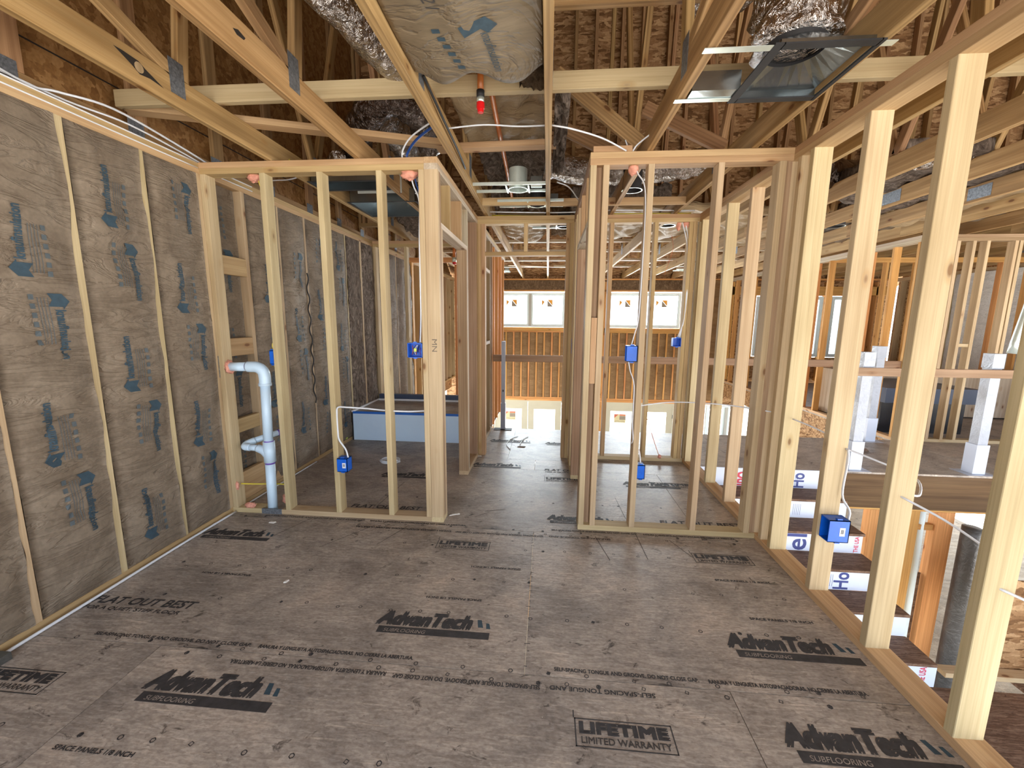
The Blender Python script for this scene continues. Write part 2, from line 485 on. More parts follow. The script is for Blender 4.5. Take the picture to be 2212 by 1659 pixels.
def tube_geo(pts, r, seg=8, smooth_n=6, flat=1.0, wob=0.0, wf=9.0, caps=True, flat_dir=None):
    pts = catmull(pts, smooth_n) if smooth_n else [V(p) for p in pts]
    vs, fs = [], []
    t0 = (pts[1] - pts[0]).normalized()
    up = V(flat_dir) if flat_dir else (V((0, 0, 1)) if abs(t0.z) < 0.9 else V((1, 0, 0)))
    nrm = (up - t0 * up.dot(t0)).normalized()
    for i, p in enumerate(pts):
        if i == 0:
            t = (pts[1] - pts[0]).normalized()
        elif i == len(pts) - 1:
            t = (pts[-1] - pts[-2]).normalized()
        else:
            t = (pts[i + 1] - pts[i - 1]).normalized()
        nrm = (nrm - t * nrm.dot(t)).normalized()
        bn = t.cross(nrm)
        rr = r(i / (len(pts) - 1)) if callable(r) else r
        for k in range(seg):
            a = 2 * math.pi * k / seg
            q = p + nrm * math.cos(a) * rr * flat + bn * math.sin(a) * rr
            if wob:
                q += (q - p).normalized() * wob * noise.noise(q * wf)
            vs.append(q)
    for i in range(len(pts) - 1):
        for k in range(seg):
            a, b = i * seg + k, i * seg + (k + 1) % seg
            fs.append((a, b, b + seg, a + seg))
    if caps:
        fs.append(tuple(range(seg - 1, -1, -1)))
        n = (len(pts) - 1) * seg
        fs.append(tuple(range(n, n + seg)))
    return vs, fs

def tube(name, pts, r, mat, parent=None, **kw):
    vs, fs = tube_geo(pts, r, **kw)
    return MB().add(vs, fs).link(name, mat, parent, smooth=True)

def cyl_geo(p0, p1, r, seg=20, r1=None):
    return tube_geo([p0, p1], (lambda t: r + (r1 - r) * t) if r1 is not None else r, seg, 0)

# flat text and shapes as thin printed meshes
_TXT = {}
def text_geo(s):
    if s in _TXT:
        return _TXT[s]
    cu = bpy.data.curves.new('lettering', 'FONT')
    cu.body = s
    cu.resolution_u = 3
    ob = bpy.data.objects.new('lettering', cu)
    COL.objects.link(ob)
    dg = bpy.context.evaluated_depsgraph_get()
    me = ob.evaluated_get(dg).to_mesh()
    vs = [(v.co.x, v.co.y) for v in me.vertices]
    fs = [tuple(p.vertices) for p in me.polygons]
    ob.evaluated_get(dg).to_mesh_clear()
    bpy.data.objects.remove(ob)
    bpy.data.curves.remove(cu)
    x0, x1 = min(v[0] for v in vs), max(v[0] for v in vs)
    y0, y1 = min(v[1] for v in vs), max(v[1] for v in vs)
    vs = [((x - x0) / (x1 - x0), (y - y0) / (y1 - y0)) for x, y in vs]
    _TXT[s] = (vs, fs)
    return _TXT[s]

class Print:
    """Flat marks on a surface: o + u*U + v*V, lifted by the surface function."""
    def __init__(s, o, U, W, lift=0.0008, surf=None):
        s.o, s.U, s.W, s.n = V(o), V(U), V(W), V(U).cross(V(W)).normalized()
        s.lift, s.surf, s.mb = lift, surf, MB()
    def pt(s, u, v):
        p = s.o + s.U * u + s.W * v + s.n * s.lift
        if s.surf:
            p = s.surf(p)
        return p
    def text(s, st, u, v, w, h, shear=0.0, bold=0.0):
        vs, fs = text_geo(st)
        for k in range(5 if bold else 1):
            du, dv = [(0, 0), (-bold, -bold), (bold, bold), (bold, -bold), (-bold, bold)][k]
            s.mb.add([s.pt(u + du + x * w + y * h * shear, v + dv + y * h) + s.n * (0.00012 * k) for x, y in vs], fs)
        return s
    def poly(s, pts):
        s.mb.add([s.pt(*p) for p in pts], [tuple(range(len(pts)))])
        return s
    def rect(s, u0, u1, v0, v1):
        return s.poly([(u0, v0), (u1, v0), (u1, v1), (u0, v1)])
    def frame(s, u0, u1, v0, v1, t, sh=0.0):
        for a in ((u0, u1, v0, v0 + t), (u0, u1, v1 - t, v1), (u0, u0 + t, v0, v1), (u1 - t, u1, v0, v1)):
            s.rect(*a)
        return s
    def ring(s, u, v, r, t, n=8, n2=None):
        for k in range(n):
            a, b = 2 * math.pi * k / n + .4, 2 * math.pi * (k + 1) / n + .4
            s.poly([(u + math.cos(a) * r, v + math.sin(a) * r), (u + math.cos(b) * r, v + math.sin(b) * r),
                    (u + math.cos(b) * (r - t), v + math.sin(b) * (r - t)), (u + math.cos(a) * (r - t), v + math.sin(a) * (r - t))])
        return s
    def link(s, name, mat, parent):
        return s.mb.link(name, mat, parent)

window_light('daylight_far_left', (-0.47, YF + 0.30, 1.74), (math.radians(-90), 0, 0), 2.2, 1.2, 270)
window_light('daylight_far_right', (2.4, YF + 0.30, 1.74), (math.radians(-90), 0, 0), 2.2, 1.2, 270)
window_light('daylight_door_left', (-0.47, YF + 0.30, -1.7), (math.radians(-90), 0, 0), 2.0, 2.2, 200, (1.0, 0.95, 0.88))
window_light('daylight_door_right', (2.4, YF + 0.30, -1.7), (math.radians(-90), 0, 0), 2.0, 2.2, 200, (1.0, 0.95, 0.88))

# ================================================================== FLOOR
floor = thing('floor', None, None, (0, 0, 0), kind='structure')
def panel(x0, x1, y0, y1, z=0.0, parent=floor, mat='subfloor'):
    g = 0.0015
    cx, cy = (x0 + x1) / 2, (y0 + y1) / 2
    vs, fs = box_geo(x0 + g - cx, x1 - g - cx, y0 + g - cy, y1 - g - cy, -0.018, 0)
    return link('subfloor_panel', vs, fs, mat, parent, Matrix.Translation((cx, cy, z)))
for y0, y1, xs in ((-1.6, -0.91, (-2.53, -0.07, 1.56)), (-0.91, 0.31, (-2.53, -0.8, 1.56)),
                   (0.31, 1.53, (-2.53, -1.726, 0.768, 1.56)), (1.53, 2.722, (-2.53, -0.067, 1.56)),
                   (2.722, 3.94, (-2.53, -1.35, 1.09, 1.56)), (3.94, 4.235, (-2.53, -0.1, 1.56)),
                   (4.235, 5.50, (-2.53, -0.4, 2.04, 4.48, 6.9, 8.2)), (5.50, 7.2, (-2.53, -0.75))):
    for a, b in zip(xs[:-1], xs[1:]):
        panel(a, b, y0, y1)
for y0, y1, xs in ((2.9, 4.232, (4.42, 6.0, 8.2)), (5.502, 6.7, (4.41, 6.4, 8.2)), (6.7, 7.9, (4.41, 7.0, 8.2)), (7.9, 9.2, (4.41, 6.4, 8.2)), (9.2, 10.7, (4.41, 7.0, 8.2))):
    for a, b in zip(xs[:-1], xs[1:]):
        panel(a, b, y0, y1)
# joists and rims under the deck
for i in range(7):
    y = -1.55 + i * 0.95
    board('floor_joist', -2.5, 1.50, y, y + 0.038, -0.30, -0.019, 'grey_wood', floor)
board('rim_board', 1.505, 1.545, -1.6, 4.2, -0.30, -0.019, 'osb', floor)
board('rim_board', -0.75, 1.5, 5.44, 5.475, -0.34, -0.019, 'osb', floor)
board('rim_board', 1.5, 4.40, 5.44, 5.475, -0.34, -0.019, 'osb', floor)
board('rim_board', 4.41, 4.445, 5.50, 10.65, -0.36, -0.019, 'osb', floor)
board('seam_strip', -2.37, 1.44, 1.526, 1.534, -0.017, -0.004, 'seam', floor)
board('seam_strip', -2.37, 1.44, 2.718, 2.726, -0.017, -0.004, 'seam', floor)

low = thing('floor', None, None, (0, 0, LOW), kind='structure')
MB().box(-3, 9, -2, 11, LOW - 0.1, LOW).link('slab', 'low_floor', low)

# prints on the panels
def logo(x, y, w=0.555, mirror=False):
    k = w / 0.555
    p = Print((x, y, 0), (1, 0, 0), (0, 1, 0))
    p.text('AdvanTech', 0.0, 0.034 * k, 0.45 * k, 0.084 * k, 0.24, 0.0066 * k)
    p.rect(0.02 * k, 0.555 * k, -0.022 * k, 0.020 * k)
    p.link('printed_logo', 'ink', floor)
    q = Print((x, y, 0), (1, 0, 0), (0, 1, 0), 0.0014)
    q.text('SUBFLOORING', 0.05 * k, -0.014 * k, 0.20 * k, 0.020 * k, 0.2)
    q.link('printed_tagline', 'subfloor', floor)
    q = Print((x, y, 0), (1, 0, 0), (0, 1, 0))
    q.poly([(0.495 * k, 0.05 * k), (0.52 * k, 0.05 * k), (0.505 * k, 0.10 * k), (0.485 * k, 0.10 * k)])
    q.poly([(0.535 * k, 0.045 * k), (0.555 * k, 0.045 * k), (0.545 * k, 0.08 * k), (0.53 * k, 0.08 * k)])
    q.link('printed_swoosh', 'ink_blue', floor)
for x, y, w in ((-0.81, 1.725, 0.565), (-1.60, 1.288, 0.565), (0.868, 1.735, 0.555), (0.88, 1.288, 0.555), (-2.35, 2.435, 0.50),
                (0.03, 2.885, 0.5), (-1.56, 3.62, 0.5), (0.72, 3.62, 0.5), (-0.74, 3.98, 0.5), (-0.68, 4.85, 0.5), (0.0, 4.8, 0.5)):
    logo(x, y, w)
def lifetime(x, y, w=0.355, h=0.107):
    p = Print((x, y, 0), (1, 0, 0), (0, 1, 0))
    p.frame(0, w, 0, h, 0.0045)
    p.rect(-0.004, 0.0, h, h + 0.03)
    p.text('LIFETIME', 0.020, h * 0.49, w - 0.040, h * 0.36, 0.0, 0.0042)
    p.link('printed_warranty', 'ink', floor)
    p = Print((x, y, 0), (1, 0, 0), (0, 1, 0))
    p.text('LIMITED WARRANTY', 0.022, h * 0.13, w - 0.04, h * 0.22, 0.0, 0.0007)
    p.link('printed_warranty', 'ink_faint', floor)
for x, y in ((0.131, 1.250), (-0.706, 2.447), (0.952, 2.447), (-2.34, 1.252), (0.98, 3.62 + 0.01), (0.0, 3.66)):
    lifetime(x, y)
def slogan(x, y, w=0.56):
    p = Print((x, y, 0), (1, 0, 0), (0, 1, 0))
    p.text('FLAT OUT BEST', 0, 0.0, w, 0.052, 0.15, 0.0018)
    p.text('FOR A QUIET, STIFF FLOOR', 0.005, -0.048, w * 0.94, 0.027, 0.1, 0.0008)
    p.link('printed_slogan', 'ink', floor)
slogan(-2.36, 1.762); slogan(-1.53, 2.965); slogan(0.865, 2.935, 0.58); slogan(0.0, 3.93, 0.5)
def smalltext(x, y, w, st, flip=False, h=0.016, mat='ink_faint'):
    U, W = ((-1, 0, 0), (0, -1, 0)) if flip else ((1, 0, 0), (0, 1, 0))
    p = Print((x + w, y + h, 0) if flip else (x, y, 0), U, W)
    p.text(st, 0, 0, w, h * 1.15, 0.0, 0.0007)
    p.link('printed_instructions', 'ink', floor)
SP = 'SELF-SPACING TONGUE AND GROOVE. DO NOT CLOSE GAP.'
ES = 'RANURA Y LENGUETA AUTOSPACIADORAS. NO CIERRE LA ABERTURA.'
for yy in (1.53, 2.722):
    smalltext(-2.10, yy + 0.03, 0.78, SP, False, 0.016, 'ink')
    smalltext(-1.28, yy + 0.028, 0.72, ES)
    smalltext(-0.62, yy - 0.065, 0.62, SP, True, 0.017)
    smalltext(-1.35, yy - 0.06, 0.70, ES, True, 0.017, 'ink')
    smalltext(0.06, yy + 0.03, 0.60, SP, False, 0.016, 'ink')
    smalltext(0.70, yy + 0.028, 0.62, ES, False, 0.016)
    smalltext(0.04, yy - 0.06, 0.42, SP[:24], True, 0.017)
for x, y in ((-0.43, 2.262), (-0.62, 1.965), (1.0, 2.27), (1.05, 1.96), (-1.99, 2.05), (-1.68, 1.072), (0.86, 1.09)):
    smalltext(x, y, 0.30, 'SPACE PANELS 1/8 INCH', x < 0 and y > 1.9, 0.014)
p = Print((0, 0, 0), (1, 0, 0), (0, 1, 0), 0.0010)
rr = random.Random(3)
for y in (0.72, 1.13, 1.50, 1.545, 1.86, 2.14, 2.48, 2.69, 2.74, 3.2):
    x = -2.25 + rr.random() * 0.1
    while x < 1.35:
        yy = y + rr.uniform(-0.008, 0.008)
        if rr.random() < 0.8:
            p.ring(x, yy, 0.0105, 0.0038, rr.choice((4, 6, 8)))
            if rr.random() < 0.25:
                p.poly([(x - 0.006, yy - 0.004), (x + 0.005, yy - 0.006), (x + 0.008, yy + 0.004), (x - 0.002, yy + 0.008)])
        x += rr.uniform(0.11, 0.21)
for k in range(26):
    p.rect(-0.067 + rr.uniform(-0.02, 0.015), -0.067 + rr.uniform(0.002, 0.02), 1.57 + k * 0.042, 1.574 + k * 0.042)
p.link('printed_nail_marks', 'ink', floor)
# pencil and chalk lines
p = Print((0, 0, 0), (1, 0, 0), (0, 1, 0), 0.0009)
for x0, y0, x1, y1 in ((-1.46, 2.38, -1.22, 2.70), (-1.10, 2.45, -0.98, 2.70), (0.42, 2.42, 0.36, 2.70), (0.66, 2.45, 0.64, 2.95), (0.62, 2.98, 0.60, 3.36), (0.95, 2.5, 0.86, 2.70),
                       (-1.86, 2.46, -1.72, 2.78), (-1.33, 3.0, -1.28, 3.5), (-0.46, 3.0, -0.30, 3.05), (-0.52, 2.9, -0.42, 2.99)):
    d = V((x1 - x0, y1 - y0)).normalized() * 0.002
    p.poly([(x0 - d.y, y0 + d.x), (x1 - d.y, y1 + d.x), (x1 + d.y, y1 - d.x), (x0 + d.y, y0 - d.x)])
p.link('pencil_lines', 'ink_faint', floor)

# ================================================================== EXTERIOR LEFT WALL
wall_left = thing('wall_left', None, None, (-2.45, 3, 0), kind='structure')
W0 = -2.523
S16 = 0.4064
edges = [1.579 + S16 * k for k in range(-7, 23)]          # far edges of the studs
board('bottom_plate', W0, XL, -1.6, 10.7, 0, PT, 'plate', wall_left)
board('top_plate', W0, XL, -1.6, 10.7, T, T + PT, 'plate', wall_left)
board('top_plate', W0, XL, -1.6, 10.7, T + PT, H, 'plate', wall_left)
for e in edges:
    if e < 10.6:
        board('stud', W0, XL, e - PT, e, PT, T, 'stud', wall_left)
MB().box(W0 - 0.012, W0 - 0.001, -1.6, 10.7, -0.3, H).link('sheathing', 'osb', wall_left)
for z in (T + PT, H - 0.004):
    tube('caulk_bead', [(XL + 0.002, 0.6, z), (XL + 0.002, 1.9, z + 0.001), (XL + 0.002, YC - 0.01, z)], 0.0042, 'white', wall_left, seg=6)
    tube('caulk_bead', [(XL + 0.002, 2.90, z), (XL + 0.002, 3.3, z)], 0.004, 'white', wall_left, seg=6)
for z0, z1 in ((1.80, 1.935), (1.19, 1.325), (0.59, 0.70)):
    board('blocking', XL - 0.040, XL - 0.002, 2.80, 3.165, z0, z1, 'plate', wall_left, axis='y')
board('blocking', XL - 0.04, XL - 0.002, 2.80, 3.54, 0.04, 0.27, 'plate', wall_left, axis='y')
board('blocking', XL - 0.04, XL - 0.002, 3.22, 3.57, 1.93, 2.05, 'white_wood', wall_left, axis='y')
board('blocking', XL - 0.04, XL - 0.002, 5.7, 6.4, 1.28, 1.32, 'plate', wall_left, axis='y')
# gable framing above the plates
gable = thing('wall_gable', None, None, (-2.5, 3, H), kind='structure')
vs = [(W0 - 0.012, -1.6, H), (W0 - 0.012, 10.7, H), (W0 - 0.012, 10.7, 2.66), (W0 - 0.012, 4.6, 6.3), (W0 - 0.012, -1.6, 2.62)]
vs2 = [(a + 0.011, b, c) for a, b, c in vs]
MB().add(vs + vs2, [(4, 3, 2, 1, 0), (5, 6, 7, 8, 9)] + [(i, (i + 1) % 5, 5 + (i + 1) % 5, 5 + i) for i in range(5)]).link('gable_sheathing', 'osb_dark', gable)
board('gable_chord', W0 + 0.001, W0 + 0.039, -1.6, 10.7, H, H + 0.089, 'web', gable, axis='y')
for k in range(17):
    y = -1.2 + 0.61 * k
    top = 6.2 - 0.6 * abs(y - 4.6)
    board('gable_stud', W0 + 0.001, W0 + 0.039, y, y + 0.089, H + 0.089, max(top, 2.75), 'web', gable)
for k in range(12):
    y = 0.6 + 0.61 * k
    board('connector_plate', W0 + 0.039, W0 + 0.041, y + 0.60, y + 0.70, H + 0.03, H + 0.13, 'steel_plate', gable)
MB().box(W0, W0 + 0.003, -1.6, 10.7, 2.79, 2.797).link('panel_joint', 'near_black', gable)

# ================================================================== KRAFT BATTS IN THE LEFT WALL
def batt_surface(y0, y1, z0, z1, bulge, seed, x=XL):
    def f(y, z):
        t = (y - y0) / (y1 - y0)
        t = min(1, max(0, t))
        s = 1 - abs(2 * t - 1) ** 3.2
        zt = min((z - z0) / 0.12, (z1 - z) / 0.12, 1)
        n = noise.noise(V((y * 2.2 + seed, z * 1.3, seed))) * 0.024 + noise.noise(V((y * 4 + z * 3.5, z * 6.0 - y * 3, seed))) * 0.016
        cr = noise.noise(V((y * 1.5 + seed * 2, z * 2.6 + y * 1.8, 3.1)))
        n -= 0.012 * max(0, 1 - abs(cr) * 14)
        return x - 0.006 + max(0.0, zt) ** 0.5 * (bulge * s + n * (0.35 + 0.65 * s))
    return f

def wall_batt(name, y0, y1, z0, z1, bulge, seed, mat, label, group=None, base=XL, overhang=0.015, ny=14, nz=110, logos=True, wipe=None):
    f = batt_surface(y0, y1, z0, z1, bulge, seed, base)
    vs, fs = [], []
    for j in range(nz + 1):
        z = z0 + (z1 - z0) * j / nz
        far = y1 + overhang * max(0, 0.45 + noise.noise(V((z * 2.6, seed, 0.3))) * 1.9 + noise.noise(V((z * 9, seed, 3.3))) * 0.5) - 0.002
        near = y0 + 0.003
        for i in range(ny + 1):
            t = i / ny
            y = near + (far - near) * t
            x = f(y, z)
            if t > 0.86 and overhang:
                x = max(x, XL + 0.003)
            vs.append((x, y, z))
    n = len(vs)
    for j in range(nz):
        for i in range(ny):
            a = j * (ny + 1) + i
            fs.append((a, a + 1, a + ny + 2, a + ny + 1))
    # body behind the facing
    bx = [(W0 + 0.002, y0 + 0.003, z0), (W0 + 0.002, y1 - 0.003, z0), (W0 + 0.002, y1 - 0.003, z1), (W0 + 0.002, y0 + 0.003, z1)]
    vs += bx
    fs.append((n + 3, n + 2, n + 1, n))
    L = [j * (ny + 1) for j in range(nz + 1)]
    R_ = [j * (ny + 1) + ny for j in range(nz + 1)]
    fs.append(tuple([n, n + 3] + L[::-1]))
    fs.append(tuple([n + 2, n + 1] + R_))
    root = thing(name, label, 'insulation', (XL, (y0 + y1) / 2, z0), group)
    mb = MB(); mb.v = [V(v) for v in vs]; mb.f = fs
    mb.link('kraft_facing', mat, root, smooth=True)
    if logos:
        def surf(p):
            return V((f(p.y, p.z) + 0.0055, p.y, p.z))
        z = z0 + 0.12 + (seed % 5) * 0.05
        k = int(seed) % 2
        w = y1 - y0
        while z + 0.36 < z1:
            pr = Print((XL, 0, 0), (0, 1, 0), (0, 0, 1), 0, surf)
            pf = Print((XL, 0, 0), (0, 1, 0), (0, 0, 1), 0, surf)
            up = k % 2 == 0
            # arrow head, the word beside it and a column of small icons
            yc = y0 + w * (0.36 if up else 0.70)
            s = 1 if up else -1
            zb = z if up else z + 0.33
            q = Print((XL, yc, zb), (0, -s, 0), (0, 0, s), 0, surf)   # local frame: u sideways, v along the arrow
            q.poly([(-0.045, 0.0), (0.010, 0.0), (0.040, 0.035), (0.010, 0.075), (0.010, 0.062), (-0.045, 0.062), (-0.028, 0.03)])
            txt = Print((XL, yc + s * 0.022, zb + s * 0.078), (0, 0, s), (0, -s, 0), 0, surf)
            txt.text('knaufinsulation', 0, 0, 0.235, 0.040, 0.0, 0.0014)
            pr.mb.add(q.mb.v, q.mb.f); pr.mb.add(txt.mb.v, txt.mb.f)
            yi = yc - s * (-0.105) if up else yc - 0.105
            for m in range(6):
                zz = zb + s * (0.02 + m * 0.042)
                pf.mb.add([surf(V((XL, yi + a, zz + b))) for a, b in ((-.010, -.012), (.010, -.012), (.010, .012), (-.010, .012))], [(0, 1, 2, 3)])
            for m in range(4):
                yy = yc + (yi - yc) * (0.42 + 0.12 * m)
                a = [surf(V((XL, yy + c, zb + s * (0.02 + d)))) for c, d in ((-.0014, 0), (.0014, 0), (.0014, .055), (-.0014, .055), (-.0014, .11), (.0014, .11), (-.0014, .165), (.0014, .165), (.0014, .22), (-.0014, .22))]
                pf.mb.add(a, [(0, 1, 2, 3), (3, 2, 5, 4), (4, 5, 7, 6), (6, 7, 8, 9)])
            z += 0.50 if k % 2 == 0 else 0.40
            k += 1
            pr.mb.link('printed_lettering', 'ink_blue', root)
            pf.mb.link('printed_icons', 'ink_pale', root)
    return root

bay = [(edges[i], edges[i + 1] - PT) for i in range(len(edges) - 1)]
names = {6: 'brown kraft insulation batt at the left edge of the picture, before the nearest leaning stud',
         7: 'brown kraft insulation batt, nearest full one on the left wall, with blue arrows',
         8: 'brown kraft insulation batt between the second and third bare studs of the left wall',
         9: 'brown kraft insulation batt in the corner where the left wall meets the closet wall',
         10: 'brown kraft insulation batt behind the white drain pipe, crossed by flat blocking boards',
         11: 'creased kraft insulation batt behind the white drain pipe, under the small wire loop',
         12: 'puckered kraft insulation batt seen between the second and third closet studs',
         13: 'kraft insulation batt beyond the dark drilled stud, seen past the third closet stud',
         14: 'last kraft-faced insulation batt before the bare brown wool by the tub deck'}
for i in range(6, 15):
    y0, y1 = bay[i]
    wall_batt('kraft_insulation_batt', y0, y1, PT, T, 0.028 if i != 10 else 0.0, 2.0 + i * 1.0, 'kraft', names[i], 'kraft batts in the left wall', XL if i != 10 else XL - 0.055, 0.015 if i < 9 else (0.006 if i == 9 else (0.0 if i == 10 else 0.010)),
              ny=12, nz=90 if i < 10 else 60)
for i in (15, 16):
    y0, y1 = bay[i]
    f = batt_surface(y0, y1, PT, T, 0.02, i)
    mb = MB(); n1, n2 = 10, 60
    for j in range(n2 + 1):
        for k in range(n1 + 1):
            y = y0 + 0.003 + (y1 - y0 - 0.006) * k / n1; z = PT + (T - PT) * j / n2
            mb.v.append(V((f(y, z) + 0.02 * noise.noise(V((y * 9, z * 7, i))), y, z)))
    for j in range(n2):
        for k in range(n1):
            a = j * (n1 + 1) + k; mb.f.append((a, a + 1, a + n1 + 2, a + n1 + 1))
    o = mb.link('glass_wool_batt', 'fluff', smooth=True)
    tag(o, {15: 'bare shaggy brown glass-wool batt above the left end of the tub deck',
            16: 'narrow strip of bare brown glass wool in the corner behind the tub deck'}[i], 'insulation', 'bare glass-wool batts in the left wall')
for i in (17, 18, 19, 20):
    y0, y1 = bay[i]
    wall_batt('kraft_insulation_batt', y0, y1, PT, T, 0.03, 5.0 + i, 'kraft', 'rumpled kraft insulation batt of the far left room, past the tub wall', 'kraft batts in the far left room', ny=8, nz=40, logos=i == 17)

# ================================================================== STUD WALLS
def stud_wall(name, label, loc, group=None):
    return thing(name, label, 'stud wall', loc, group, kind='thing')

# closet wall, left of the hallway
cw = stud_wall('stud_wall', 'framed closet wall left of the hallway opening, with the white drain pipe standing in it', (-1.6, YC, 0))
Y0, Y1 = YC, YC + 0.089
board('bottom_plate', XL, -2.15, Y0, Y1, 0, PT, 'stud', cw)
board('bottom_plate', -1.99, -0.823, Y0, Y1, 0, PT, 'stud', cw)
MB().box(-2.15, -1.99, Y0 - 0.002, Y0, 0, PT + 0.002).box(-2.15, -1.99, Y0, Y0 + 0.010, PT, PT + 0.002).link('steel_notch_plate', 'steel_plate', cw)
MB().box(-2.392, -2.378, Y0 - 0.0025, Y0 - 0.0005, 1.045, 1.205).link('steel_guard_plate', 'steel_plate', cw)
board('top_plate', XL, -0.823, Y0, Y1, T, T + PT, 'plate', cw)
board('top_plate', XL, -0.823, Y0, Y1, T + PT, H, 'plate', cw)
for x0, x1 in ((-2.382, -2.344), (-1.956, -1.918), (-1.554, -1.516), (-1.146, -1.108), (-0.861, -0.823)):
    board('stud', x0, x1, Y0, Y1, PT, T, 'stud', cw)

# hallway wall, left side, with a closet door opening
hw = stud_wall('stud_wall', 'left hallway wall framing with a closet doorway and flat header', (-0.78, 3.4, 0))
X0, X1 = HL - 0.089, HL
board('bottom_plate', X0, X1, YC, YC + 0.115, 0, PT, 'stud', hw)
board('bottom_plate', X0, X1, 3.74, YX, 0, PT, 'stud', hw)
board('top_plate', X0, X1, YC, YX + 0.089, T, T + PT, 'white_wood', hw)
board('top_plate', X0, X1, YC, YX + 0.089, T + PT, H, 'plate', hw)
board('stud', X0, X1, YC, YC + PT, PT, T, 'stud', hw)
pr = Print((-0.80, YC - 0.0006, 1.345), (0, 0, -1), (1, 0, 0), 0.0004)
pr.n = V((0, -1, 0))
pr.text('MN', 0, 0.008, 0.085, 0.035)
pr.link('pencil_marks', 'pencil', hw)
board('stud', X0, X1, YC + PT + .001, YC + 2 * PT, PT, T, 'grey_wood', hw)
board('trimmer_stud', X0, X1, YC + 2 * PT + .001, YC + 3 * PT, PT, 2.09, 'stud', hw)
board('trimmer_stud', X0, X1, 3.74, 3.74 + PT, PT, 2.09, 'grey_wood', hw)
board('stud', X0, X1, 3.74 + PT + .001, 3.74 + 2 * PT, PT, T, 'white_wood', hw)
board('header', X0, X1, YC + 2 * PT + .001, 3.78, 2.092, 2.13, 'white_wood', hw)
for y in (3.12, 3.52):
    board('cripple_stud', X0, X1, y, y + PT, 2.131, T, 'plate', hw)
board('stud', X0, X1, 4.26, 4.298, PT, T, 'grey_wood', hw)
board('stud', X0, X1, 4.30, 4.338, PT, T, 'plate', hw)

# hallway wall, right side
hr = stud_wall('stud_wall', 'right hallway wall framing with doubled studs and pencil marks', (0.29, 3.4, 0))
X0, X1 = HR, HR + 0.089
board('bottom_plate', X0, X1, 3.74, YX, 0, PT, 'stud', hr)
board('top_plate', X0, X1, 2.875, YX + 0.089, T, T + PT, 'grey_wood', hr)
board('top_plate', X0, X1, 2.875, YX + 0.089, T + PT, H, 'grey_wood', hr)
board('trimmer_stud', X0, X1, 2.876, 2.876 + PT, 0, 2.09, 'grey_wood', hr)
board('trimmer_stud', X0, X1, 3.74, 3.778, PT, 2.09, 'grey_wood', hr)
board('stud', X0, X1, 3.78, 3.818, PT, T, 'stud', hr)
board('header', X0, X1, 2.876, 3.78, 2.092, 2.13, 'white_wood', hr)
board('cripple_stud', X0, X1, 3.02, 3.058, 2.131, T, 'plate', hr)
board('cripple_stud', X0, X1, 3.42, 3.458, 2.131, T, 'plate', hr)
board('stud', X0, X1, 4.0, 4.038, PT, T, 'stud', hr)
board('stud', X0, X1, 4.18, 4.218, PT, T, 'grey_wood', hr)
board('stud', X0, X1, 4.30, 4.338, PT, T, 'stud', hr)
pr = Print((HR - 0.0005, 3.80, 1.60), (0, -1, 0), (0, 0, 1), 0.0006)
pr.text('24', 0, 0, 0.03, 0.035); pr.text('RH', -0.002, -0.05, 0.035, 0.034); pr.text('4', 0.01, -0.11, 0.016, 0.035)
pr.rect(0.0, 0.03, -0.150, -0.148)
pr.link('pencil_marks', 'ink_faint', hr)
MB().box(HR - 0.003, HR - 0.0005, 4.19, 4.2, 1.15, 1.30).link('blue_marker_strip', 'tape', hr)
board('block', 0.262, 0.50, YC + 0.004, YC + 0.089, H + .001, H + 0.039, 'plate', hr, axis='x')

# closet wall, right of the hallway
rw = stud_wall('stud_wall', 'framed closet wall right of the hallway, with two blue boxes on one stud', (0.85, YC, 0))
Y0, Y1 = 2.784, 2.873
board('bottom_plate', HR, XR, Y0, Y1, 0, PT, 'stud', rw)
board('top_plate', HR, XR - .001, Y0, Y1, T, T + PT, 'plate', rw)
board('top_plate', HR, XR - .001, Y0, Y1, T + PT, H, 'plate', rw)
for x0, x1 in ((0.247, 0.285), (0.327, 0.365), (0.602, 0.640), (1.020, 1.058), (1.378, 1.416)):
    board('stud', x0, x1, Y0, Y1, PT, T, 'stud', rw)
board('backer_stud', 0.287, 0.325, Y0 + 0.045, Y0 + 0.083, PT, T, 'grey_wood', rw)
board('backer_block', 0.287, 0.325, Y0 + 0.003, Y0 + 0.04, 1.06, 1.50, 'plate', rw)
board('stud', 1.417, 1.454, Y0 + 0.01, Y1, PT, T, 'grey_wood', rw)

# cross wall at the end of the hallway
xw = stud_wall('stud_wall', 'cross wall framing at the hallway end, with the doorway header and short cripple', (0.3, YX, 0))
Y0, Y1 = YX, YX + 0.089
board('bottom_plate', 0.336, XR, Y0, Y1, 0, PT, 'stud', xw)
board('top_plate', HL, HR, Y0, Y1, T, T + PT, 'plate', xw)
board('top_plate', HL, HR, Y0, Y1, T + PT, H, 'plate', xw)
board('top_plate', 0.336, XR, Y0, Y1, T, T + PT, 'plate', xw)
board('top_plate', 0.336, XR, Y0, Y1, T + PT, H, 'plate', xw)
for x0, x1 in ((-0.733, -0.696), (-0.695, -0.657), (0.170, 0.207), (0.208, 0.245), (0.600, 0.638), (1.03, 1.068), (1.36, 1.398), (1.40, 1.438)):
    board('stud', x0, x1, Y0, Y1, 0 if x0 < 0.25 else PT, T, 'plate', xw)
board('header', -0.656, 0.169, Y0, Y1, 2.132, 2.170, 'plate', xw)
board('cripple_stud', -0.259, -0.221, Y0, Y1, 2.171, T, 'plate', xw)

